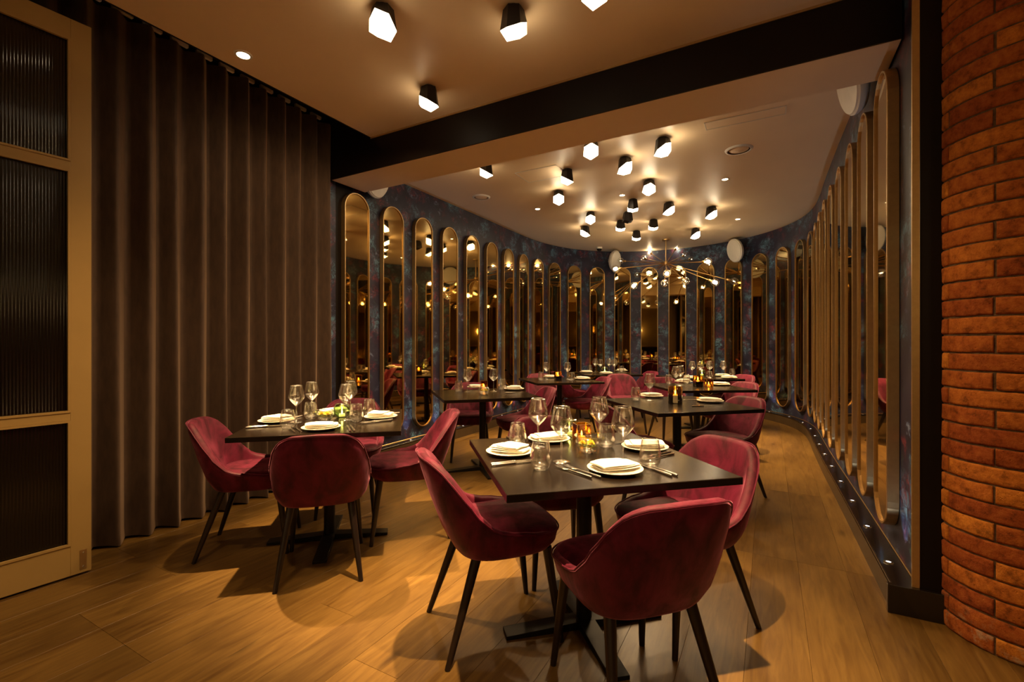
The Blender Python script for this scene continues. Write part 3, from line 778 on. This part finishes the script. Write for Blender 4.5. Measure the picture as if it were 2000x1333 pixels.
def tumb(p, where): put('tumb', b_tumbler, p, 0, f'stemless water tumbler {where}', 'tumbler', 'water tumblers')
def tp(px, py): return at(px, py, .75)

A = T(.32, 2.06, 13, 'foreground table')
setting(A, 0, 'at the near side of the foreground table', dx=.02, dist=.27, kind=1, turn=R(3))
setting(A, 3, 'at the left side of the foreground table', dx=-.10, dist=.315, kind=0, turn=R(60))
setting(A, 2, 'at the far side of the foreground table', dx=.06, dist=.325, kind=1)
setting(A, 1, 'at the right side of the foreground table', dx=.05, dist=.325, kind=1, turn=R(65))
wine(tp(1097, 903), 'in the front left of the foreground table'); wine(tp(1217, 903), 'in the front right of the foreground table')
wine(A.w(-.154, .20), 'in the rear left of the foreground table'); wine(A.w(.16, .20), 'in the rear right of the foreground table')
tumb(tp(1056, 917), 'beside the left knives on the foreground table'); tumb(tp(1270, 912), 'at the near right of the foreground table')
tumb(tp(1011, 871), 'behind the left plate on the foreground table'); tumb(tp(1184, 874), 'beside the flower bowl on the foreground table')
put('bowl', b_bowl, tp(1147, 884), 0, 'round glass bowl of yellow flowers on the foreground table', 'bowl', 'flower bowls')
pb = tp(1147, 884)
for k, (dx, dy, nm_) in enumerate(((-.021, .004, 'left'), (.016, -.013, 'front'), (.018, .022, 'rear'))):
    put('flower', b_flower, (pb.x+dx, pb.y+dy), k*1.3, f'yellow flower head floating at the {nm_} in the bowl on the foreground table', 'flower', 'floating flower heads', TZ+.036)
put('cube', b_cube, tp(1136, 862), R(12), 'square amber glass candle holder behind the flower bowl on the foreground table', 'candle holder', 'amber candle holders')
put('round', b_round, tp(1112, 851), 0, 'round greenish glass candle holder left of the square amber one on the foreground table', 'candle holder', 'round candle holders')

B = T(-1.17, 2.97, 13, 'curtain table')
setting(B, 0, 'at the near side of the curtain-side table', dx=.0, dist=.30, kind=1)
setting(B, 3, 'at the curtain side of the curtain-side table', dx=-.02, dist=.315, kind=0, turn=R(75))
setting(B, 2, 'at the far side of the curtain-side table', dx=.02, dist=.32, kind=1, turn=R(20))
setting(B, 1, 'at the right side of the curtain-side table', dx=.03, dist=.315, kind=0, turn=R(80))
for (x, y, s) in ((-.193, -.017, 'front left'), (-.15, .24, 'rear left'), (.10, .01, 'front right'), (.10, .25, 'rear right')): wine(B.w(x, y), f'in the {s} of the table beside the curtain')
tumb(tp(562, 838), 'beside the curtain-side plate'); tumb(B.w(-.13, .10), 'between the wine glasses on the table beside the curtain')
tumb(B.w(.17, -.06), 'at the front right of the table beside the curtain'); tumb(B.w(.23, .20), 'next to the right plate on the table beside the curtain')
pb = B.w(-.03, .02); put('bowl', b_bowl, pb, 0, 'round glass bowl of yellow flowers on the table beside the curtain', 'bowl', 'flower bowls')
for k, (dx, dy, nm_) in enumerate(((-.022, 0, 'left'), (.020, -.006, 'right'), (.0, .025, 'rear'))):
    put('flower', b_flower, (pb.x+dx, pb.y+dy), k*1.1, f'yellow flower head at the {nm_} in the bowl beside the curtain', 'flower', 'floating flower heads', TZ+.036)
put('round', b_round, B.w(.06, .13), 0, 'round green glass candle holder on the table beside the curtain', 'candle holder', 'round candle holders')

def pl_n(px, py, where, kind=1, rz=0):
    p = tp(px, py); put('plate', b_plate, p, 0, f'cream side plate {where}', 'plate', 'cream plates')
    put(f'napkin{kind}', b_napkin_(kind), p, rz, f'folded linen napkin on plate {where}', 'napkin', 'folded napkins', TZ+.0175)
s = 'on the dark-jar table'
tumb(tp(1242, 782), 'at the left corner '+s); wine(tp(1269, 783), 'in front of the plate '+s); pl_n(1272, 776, 'at the left '+s, 1, R(15)); pl_n(1387, 786, 'at the right '+s, 1, R(-20))
put('jar', b_jar, tp(1319, 789), 0, 'round jar with amber top and dark base on the table behind the foreground one', 'candle jar', 'two-tone candle jars')
p = tp(1375, 794); put('knife', b_knife, p, R(-75), 'steel knife in front of the right plate '+s, 'knife', 'steel knives')
p = tp(1345, 783); put('fork', b_fork, p, R(80), 'steel fork behind the dark jar', 'fork', 'steel forks')
s = 'on the table by the left mirrors'
tumb(tp(896, 765), 'at the left '+s); wine(tp(913, 766), 'left of the candle '+s); wine(tp(964, 765), 'right of the candle '+s); tumb(tp(981, 761), 'at the right '+s)
pl_n(931, 758.5, 'at the back '+s, 1, R(10)); pl_n(1004, 762, 'at the right '+s, 0, R(10))
put('cube', b_cube, tp(945, 760.5), R(10), 'amber candle holder '+s, 'candle holder', 'amber candle holders')
pb = tp(945, 770.5); put('bowl', b_bowl, pb, 0, 'glass flower bowl '+s, 'bowl', 'flower bowls'); put('flower', b_flower, (pb.x-.014, pb.y), 0, 'left yellow flower head in the bowl '+s, 'flower', 'floating flower heads', TZ+.036); put('flower', b_flower, (pb.x+.022, pb.y-.01), 0, 'right yellow flower head in the bowl '+s, 'flower', 'floating flower heads', TZ+.036)
put('knife', b_knife, tp(1008, 768), R(-80), 'steel knife in front of the plate '+s, 'knife', 'steel knives')
s = 'on the mid-left table'
tumb(tp(1057, 743), 'at the left '+s); wine(tp(1067, 741), 'left of the jar '+s); wine(tp(1108.5, 742), 'right of the jar '+s); tumb(tp(1117, 744), 'at the right '+s)
put('sqjar', b_sqjar, tp(1089.6, 744), R(10), 'square candle jar with dark base '+s, 'candle jar', 'square candle jars'); pl_n(1075, 738.2, 'at the back '+s); pl_n(1138, 741.5, 'at the right '+s, 1, R(-10))
s = 'on the farthest table'
wine(tp(1162.5, 728), 'leftmost '+s); wine(tp(1173, 730), 'second from the left '+s); wine(tp(1190, 728), 'third from the left '+s); wine(tp(1200, 730), 'rightmost '+s)
tumb(tp(1214, 728), 'at the right end '+s); tumb(tp(1152, 726), 'at the left end '+s); pl_n(1145, 728.5, 'at the left '+s, 1); pl_n(1184, 731, 'at the front '+s, 1); pl_n(1214, 725.5, 'at the right end '+s, 0)
put('round', b_round, tp(1181, 727.5), 0, 'round candle holder '+s, 'candle holder', 'round candle holders')
s = 'on the right rear table'
wine(tp(1328.6, 754), 'rear left '+s); wine(tp(1320, 757), 'front left '+s); tumb(tp(1306, 750), 'at the left '+s); tumb(tp(1341, 750), 'behind the jar '+s)
pl_n(1335, 747.5, 'at the back '+s, 0); pl_n(1407, 753, 'at the right '+s, 1, R(-8)); put('sqjar', b_sqjar, tp(1363, 756), R(4), 'square candle jar with dark base '+s, 'candle jar', 'square candle jars')
put('cube', b_cube, tp(1384, 756), R(4), 'small clear amber holder beside the square jar '+s, 'candle holder', 'amber candle holders')
s = 'on the rearmost right table'
wine(tp(1352, 738), 'at the left '+s); wine(tp(1413, 737), 'at the right '+s); wine(tp(1386, 737), 'at the middle '+s); wine(tp(1368, 739), 'left of the middle '+s)
tumb(tp(1430, 735), 'at the right end '+s); tumb(tp(1386, 741), 'at the front '+s); pl_n(1350, 740, 'at the left '+s, 1); pl_n(1411, 735.5, 'at the back right '+s, 1); pl_n(1424, 739.5, 'at the front right '+s, 1)
put('round', b_round, tp(1371, 734), 0, 'round candle holder '+s, 'candle holder', 'round candle holders')

# ------------------------------------------------------------------ faceted ceiling lamps
def make_lamp():
    """a hexagonal column cut by a slanting plane: black metal above, glowing crystal below"""
    root = empty('faceted_ceiling_lamp')
    n = 6; rt, rb, Hh = .058, .074, .150
    ring = lambda r, z, tw=0: [Vector((r*cos(2*pi*i/n+tw), r*sin(2*pi*i/n+tw), z)) for i in range(n)]
    top = ring(rt, -.010); cut = [Vector((p.x, p.y, -.110-.70*p.x)) for p in ring(rb, 0)]
    b = MB(); V = top+cut+[Vector((0, 0, -.06))]; F = [tuple(range(n-1, -1, -1))]
    for i in range(n): j = (i+1) % n; F.append((i, j, n+j, n+i)); 
    b.add(V, F); b.lathe([(.040, -.012), (.040, 0)], 20, close=True)
    obj('housing', b.mesh('housing', M['black']), root)
    low = [Vector((p.x*.98, p.y*.98, -.148+.030*((i % 2)*2-1)*.3)) for i, p in enumerate(ring(rb, 0))]
    cut2 = [Vector((p.x*.975, p.y*.975, p.z+.002)) for p in cut]
    tipp = Vector((.012, -.006, -.188)); V = cut2+low+[tipp]
    for i in range(n): V[n+i].z = min(V[n+i].z, V[i].z-.004)
    F = []
    for i in range(n): j = (i+1) % n; F.append((i, j, n+j, n+i)); F.append((n+i, n+j, 2*n))
    b = MB(); b.add(V, F); obj('crystal_shade', b.mesh('crystal_shade', M['shade']), root)
    return root
LP0 = make_lamp(); lu = [False]
SHADE_HI = [c for c in LP0.children if c.name.startswith('crystal')][0].data
SHADE_LOW = [c for c in LP0.children if c.name.startswith('crystal')][0].data.copy(); M['shade_low'] = emis('glowing_crystal_dimmed', (1, .80, .52), 6.5); SHADE_LOW.materials[0] = M['shade_low']; SHADE_OFF = SHADE_LOW.copy(); SHADE_OFF.materials[0] = M['black']
def lamp(x, y, deg, label, e=E_LAMP, on=True, scale=1.0, tilt=None):
    r = LP0 if not lu[0] else copytree(LP0); lu[0] = True
    r.location = (x, y, CEIL); r.rotation_euler = (0, 0, R(deg+180)); r.scale = (scale, scale, scale*.9)
    tag(r, label, 'ceiling lamp', 'faceted ceiling lamps')
    for ch in r.children:
        if ch.name.startswith('crystal_shade'): ch.data = SHADE_HI
    if tilt is not None:      # the front-room lamps are dimmed; some throw their beam to one side
        for ch in r.children:
            if ch.name.startswith('crystal_shade'): ch.data = SHADE_LOW
    if not on:
        for ch in r.children:
            if ch.name.startswith('crystal_shade'): ch.data = SHADE_OFF
    if on: gl = light('lamp_glow', 'SPOT', (0, 0, -.20), e, LAMPC, r, size=.03, spot=128, blend=.6)
    if on and tilt: gl.rotation_euler = (0, R(tilt), 0)
    return r
# direction of the glass side: 0 right, 90 away, -90 towards the camera, 180 left
LL = [(748, 50, -110, 'with its bright face towards us, left above the curtain-side table'),
      (1003, 52, 60, 'with a black front and glass tip, above the foreground table'),
      (838, 198, 150, 'black-fronted, nearest the front of the beam'),
      (1163, -18, -90, 'nearest the camera, all bright, high over the foreground table'),
      (950, 336, 150, 'half hidden behind the beam at the left'),
      (1154, 296, -95, 'all bright, just behind the middle of the beam'),
      (1108, 350, 140, 'black-topped, beside the left ceiling hatch'),
      (1294, 292, -25, 'bright to the right, nearest the right ceiling hatch'),
      (1220, 328, -30, 'bright to the right, just left of the one by the hatch'),
      (1267, 370, -90, 'all bright, in the middle of the inner ceiling'),
      (1091, 390, -95, 'all bright, right of the left small downlight'),
      (1153, 429, -95, 'all bright, leftmost of the rear cluster'),
      (1143, 455, 170, 'bright to the left, the rear left one of the cluster'),
      (1236, 405, 80, 'dark-fronted, behind the middle bright lamp'),
      (1226, 428, 95, 'unlit and black, in the middle of the rear cluster'),
      (1306, 411, -20, 'bright to the right, rear of the bright middle lamp'),
      (1389, 419, -25, 'nearest the right rear downlight'),
      (1212, 444, 85, 'dark-fronted, left of the unlit black one'),
      (1276, 442, 85, 'dark-fronted, in front of the chandelier canopy'),
      (1243, 463, 85, 'dark-fronted, rearmost, left of the chandelier rod'),
      (1358, 459, -35, 'rearmost at the right of the chandelier rod')]
lamps_xy = []
for px, py, dg, lab in LL:
    q = at(px, py, CEIL-.10); dark = px == 1226
    lamps_xy.append((q.x, q.y))
    o = lamp(q.x, q.y, dg, 'faceted ceiling lamp, '+lab, e=24 if px == 748 else 34 if px == 838 else E_LAMP, on=not dark, tilt=(34 if px == 838 else 0) if px in (748, 1003, 838, 1163) else None)
for u, v, lab in ((.6, -1.6, 'left of'), (-.9, .2, 'right of'), (-2.9, .9, 'behind and right of')):
    q = rm(u, v); lamp(q.x, q.y, 40*u, f'faceted ceiling lamp of the front room, {lab} the camera', e=5, tilt=0)

# ------------------------------------------------------------------ recessed downlights
rg = MB().lathe([(.036, -.001), (.037, -.006), (.050, -.006), (.053, 0)], 28).mesh('trim_ring', M['white'], True)
ds = MB().lathe([(.0001, -.0025), (.037, -.0025)], 28).mesh('lens', M['disc'])
def downlight(x, y, label, e=E_DOWN, tx=None, ty=None, spot=52, col=WARM, sc_=1):
    r = empty('recessed_downlight', (x, y, CEIL), 0, label, 'downlight', 'recessed ceiling downlights'); r.scale = (sc_, sc_, 1)
    obj('trim_ring', rg, r); obj('lens', ds, r)
    l = light('downlight_beam', 'SPOT', (0, 0, -.012), e, col, r, size=.022, spot=spot, blend=1.0)
    if tx is not None:
        d = Vector((tx-x, ty-y, -2.3)); l.rotation_euler = d.to_track_quat('-Z', 'Y').to_euler()
    return r
q = at(475, 107, CEIL); downlight(q.x, q.y, 'bright round recessed downlight near the curtain', E_DOWN*1.2, q.x+.60, q.y, 46, sc_=1.0)
for px, py, lab, tx, ty in ((1416, 350, 'in the right half of the inner ceiling', 2.9, 5.0), (1215, 381, 'in the middle of the inner ceiling', 1.2, 5.0), (1050, 408, 'in the left half of the inner ceiling', .15, 5.4), (1441, 428, 'at the rear right of the inner ceiling', 2.5, 5.6)):
    q = at(px, py, CEIL); downlight(q.x, q.y, 'small recessed downlight '+lab, E_DOWN*(.45 if px == 1416 else .8), q.x*.5+tx*.5, q.y*.5+ty*.5, 48, sc_=.8)
downlight(.40, 1.50, 'recessed downlight straight over the near edge of the foreground table', E_DOWN*.95, .42, 1.80, 46)
downlight(-.22, 2.34, 'recessed downlight between the two front tables', E_DOWN*.95, -.30, 2.32, 36)
downlight(1.15, 6.9, 'recessed downlight over the aisle by the farthest table', E_DOWN*.6, 1.3, 6.9, 54, sc_=.5)
q = rm(-2.0, -1.0); downlight(q.x, q.y, 'recessed downlight behind the camera', E_DOWN*.05, None, None, 100)

# ------------------------------------------------------------------ chandelier
hub = at(1300.7, 515, 2.72); hz = hub.z; hub = Vector((2.72, hub.y, hz)) if False else hub
CY = FPX*(CEIL-EYE)/(HOR-468); CX = (1300.5-1000)/FPX*CY; HZ = EYE+(HOR-515)*CY/FPX
chd = empty('sputnik_chandelier', (CX, CY, HZ), 0, 'brass sputnik chandelier with clear globe bulbs hanging before the back mirrors', 'chandelier')
b = MB(); b.lathe([(.0001, CEIL-HZ-.022), (.062, CEIL-HZ-.022), (.065, CEIL-HZ-.018), (.065, CEIL-HZ), (.0001, CEIL-HZ)], 28); obj('canopy', b.mesh('canopy', M['brass'], True), chd)
b = MB(); b.lathe([(.009, .03), (.009, CEIL-HZ-.02)], 12, close=True); obj('rod', b.mesh('rod', M['brass'], True), chd)
b = MB(); b.lathe([(.0001, -.045), (.028, -.040), (.034, -.025), (.034, .025), (.028, .038), (.010, .044), (.0001, .045)], 20); obj('hub', b.mesh('hub', M['brass'], True), chd)
ARMS = [(1212, 510, 1, 1, 0), (1202, 525.6, -1, 1, 1), (1238, 558.5, -1, 1, 1), (1244.7, 537, 1, 1, 0), (1269, 493.4, 1, 1, 1), (1256.6, 504.6, 1, 1, 0), (1321, 485, 1, 1, 1), (1337.8, 499, 1, 1, 0), (1351, 506.7, 1, 1, 0), (1382.6, 511.6, -1, 1, 1), (1396.6, 552, -1, 1, 1), (1434, 550, -1, 1, 0), (1339, 549.4, -1, 1, 0), (1298, 553.6, -1, 1, 0), (1302.8, 534.7, -1, 1, 1), (1284, 546, 1, 1, 0), (1333.6, 530.5, 1, 1, 0)]
c0 = Vector((CX, CY, HZ)); E0 = Vector((0, 0, EYE)); bulb = None
bulbm = MB().lathe([(.0001, -.043), (.016, -.041), (.030, -.031), (.040, -.012), (.042, .004), (.036, .023), (.024, .037), (.014, .046), (.012, .055)], 18).mesh('globe', M['glass'], True, autosmooth=False)
sockm = MB().lathe([(.0001, .040), (.012, .040), (.014, .044), (.014, .078), (.006, .088)], 14).mesh('socket', M['brass'], True)
fil1 = MB().lathe([(.0001, -.028), (.014, -.020), (.020, 0), (.014, .020), (.0001, .030)], 10).mesh('filament', M['filament'], True)
fil0 = MB().lathe([(.0001, -.010), (.004, -.006), (.004, .008), (.0001, .012)], 8).mesh('filament', M['filament_dim'], True)
LA = 1.0
for px, py, sgn, _b, lit in ARMS:
    dvec = Vector(((px-1000)/FPX, 1, (HOR-py)/FPX)); o_ = c0-E0
    # distance along the ray at which the tip is LA from the hub
    aa = dvec.dot(dvec); bb = -2*dvec.dot(o_); cc = o_.dot(o_)-LA*LA; disc = bb*bb-4*aa*cc
    tt_ = (-bb+sgn*math.sqrt(disc))/(2*aa) if disc > 0 else -bb/(2*aa)
    tip = E0+dvec*tt_-c0; dn = tip.normalized()
    b = MB(); b.tube([dn*.025, tip-dn*.12], .0068, 8); ar = obj('arm', b.mesh('arm', M['brass'], True), chd)
    rot = (-dn).to_track_quat('Z', 'Y').to_euler()
    for nm_, me in (('socket', sockm), ('globe', bulbm), ('filament', fil1 if lit else fil0)):
        o = obj(nm_, me, ar); o.location = tip; o.rotation_euler = rot; o.scale = (1.5,)*3
    if lit: light('bulb_glow', 'POINT', tip-dn*-.0, 5.0, LAMPC, chd, size=.03)

# ------------------------------------------------------------------ speakers, camera, vents, hatches
def b_speaker():
    root = empty('wall_speaker')   # a shallow white drum facing +Y (into the room), on a small bracket
    Mx = Matrix.Rotation(-pi/2, 4, 'X')
    b = MB(); b.lathe([(.0001, 0), (.135, 0), (.185, .02), (.205, .055), (.205, .075), (.196, .082)], 40, Mx); obj('cabinet', b.mesh('cabinet', M['white'], True), root)
    b = MB(); b.lathe([(.196, .080), (.190, .090), (.10, .100), (.0001, .102)], 40, Mx); obj('grille', b.mesh('grille', M['white'], True), root)
    b = MB(); b.box(-.03, .03, -.075, .002, -.03, .03); obj('bracket', b.mesh('bracket', M['white'], bevel=.003), root)
    return root
def speaker(p, face, label, tilt=-12):
    pr = proto('speaker', b_speaker); r = pr[0] if not pr[1] else copytree(pr[0]); pr[1] = True
    r.location = p; f = Vector(face).normalized(); r.rotation_euler = (R(tilt), 0, math.atan2(f.y, f.x)-pi/2); return tag(r, label, 'speaker', 'round white wall speakers')
speaker(rm(3.74, .53, 2.97), -VD-UD*.1, 'round white wall speaker tucked behind the beam above the right-hand mirrors')
speaker(rm(3.50, -3.60, 2.97), VD+UD*.25, 'round white wall speaker under the beam above the first left mirrors')
speaker((3.94, 8.07, 2.87), (-1, -.12, 0), 'round white wall speaker on the back wall right of the chandelier')
speaker((1.97, 9.10, 2.86), (.85, -.72, 0), 'white wall speaker seen edge-on on the back wall left of the chandelier', -6)
q = at(1171, 487, CEIL); q.y = min(q.y, 8.9)
sc_ = empty('dome_camera', (1.67, 8.86, CEIL), 0, 'small white dome security camera at the back edge of the ceiling', 'security camera')
b = MB(); b.lathe([(.0001, 0), (.055, 0), (.058, -.02), (.050, -.034)], 20); obj('base_ring', b.mesh('base_ring', M['white'], True), sc_)
b = MB(); b.lathe([(.048, -.030), (.044, -.055), (.026, -.075), (.0001, -.082)], 20); obj('dome', b.mesh('dome', M['black'], True), sc_)
def vent(px, py, r_, label):
    q = at(px, py, CEIL); v = empty('ceiling_vent', q, 0, label, 'ceiling vent', 'round ceiling vents')
    b = MB(); b.lathe([(r_*.80, -.010), (r_*.85, -.014), (r_, -.006), (r_*1.02, 0)], 36); obj('outer_ring', b.mesh('outer_ring', M['white'], True), v)
    b = MB(); b.lathe([(.0001, -.016), (r_*.5, -.014), (r_*.70, -.006), (r_*.72, -.001)], 36); obj('core_disc', b.mesh('core_disc', M['ceil'], True), v)
    b = MB(); b.lathe([(r_*.70, -.0012), (r_*.82, -.0012)], 36); obj('slot', b.mesh('slot', M['black']), v)
vent(1443, 292, .12, 'round ceiling vent right of the lamps, near the right wall'); vent(940, 385, .11, 'round ceiling vent near the left wall, behind the beam')
def hatch(a, c, label):
    p0, p1 = at(*a, CEIL), at(*c, CEIL)
    # hatch edges run along and across the room
    u0, v0 = p0.dot(UD), p0.dot(VD); u1, v1 = p1.dot(UD), p1.dot(VD); u0, u1 = sorted((u0, u1)); v0, v1 = sorted((v0, v1))
    h = empty('ceiling_hatch', rm(u0, v0, CEIL), -UA, label, 'ceiling hatch', 'plaster ceiling hatches')
    b = MB(); b.box(.008, v1-v0-.008, .008, u1-u0-.008, -.004, 0); obj('panel', b.mesh('panel', M['ceil'], bevel=.001), h)
    b = MB()
    for (x0, x1, y0, y1) in ((0, v1-v0, 0, .005), (0, v1-v0, u1-u0-.005, u1-u0), (0, .005, 0, u1-u0), (v1-v0-.005, v1-v0, 0, u1-u0)): b.box(x0, x1, y0, y1, -.005, 0)
    obj('frame', b.mesh('frame', M['white']), h)
hatch((1005, 338), (1110, 342), 'flush square access hatch in the inner ceiling at the left'); hatch((1375, 240), (1535, 222), 'flush access hatch in the inner ceiling at the right')

# ------------------------------------------------------------------ the room behind the camera, seen in the mirrors
for k, v in enumerate((-2.4, -.6, 1.2, 3.0)):
    q = rm(-6.17, v, 1.9); s_ = empty('wall_sconce', q, -UA, f'glowing wall sconce, {ORD[k]} from the curtain on the wall behind the camera', 'wall lamp', 'sconces behind the camera')
    b = MB(); b.box(-.05, .05, 0, .02, -.12, .12); obj('backplate', b.mesh('backplate', M['brass'], bevel=.002), s_)
    b = MB(); b.lathe([(.050, -.16), (.062, .0), (.050, .16)], 20, Matrix.Translation((0, .085, 0))); obj('shade', b.mesh('shade', M['sconce'], True), s_)
    light('sconce_glow', 'POINT', (0, .25, 0), 4, (1, .62, .28), s_, size=.08)
bc_ = empty('back_bar', rm(-5.75, 0, 0), -UA, 'long dark bar counter behind the camera', 'bar')
b = MB(); b.box(-2.2, 2.2, -.25, .25, 0, 1.05); obj('counter_front', b.mesh('counter_front', M['table'], bevel=.004), bc_)
b = MB(); b.box(-2.25, 2.25, -.30, .32, 1.05, 1.09); obj('counter_top', b.mesh('counter_top', M['brass'], bevel=.004), bc_)

def b_fill_pendant():  # unseen globe lamps, added to brighten the brick pillar and surfaces near it
    root = empty('fill_pendant')
    b = MB(); b.lathe([(.0001, -.10), (.06, -.083), (.10, -.03), (.10, .03), (.06, .083), (.02, .10)], 24); obj('globe', b.mesh('globe', M['sconce'], True), root)
    b = MB(); b.lathe([(.022, .095), (.026, .13), (.006, .14), (.004, CEIL-2.05)], 14); obj('cord', b.mesh('cord', M['brass'], True), root)
    return root
for u, v, lab in ((.75, 2.05, 'right of'), (-2.6, -2.4, 'left of')):
    q = rm(u, v, 2.05); pn = put('pendant', b_fill_pendant, q, 0, f'added fill-light globe pendant hanging behind and {lab} the camera', 'pendant lamp', 'added fill globes behind the camera', 2.05)
    light('fill_pendant_glow', 'POINT', (0, 0, -.16), 5.5 if v > 0 else 1, (1, .62, .28), pn, size=.10)
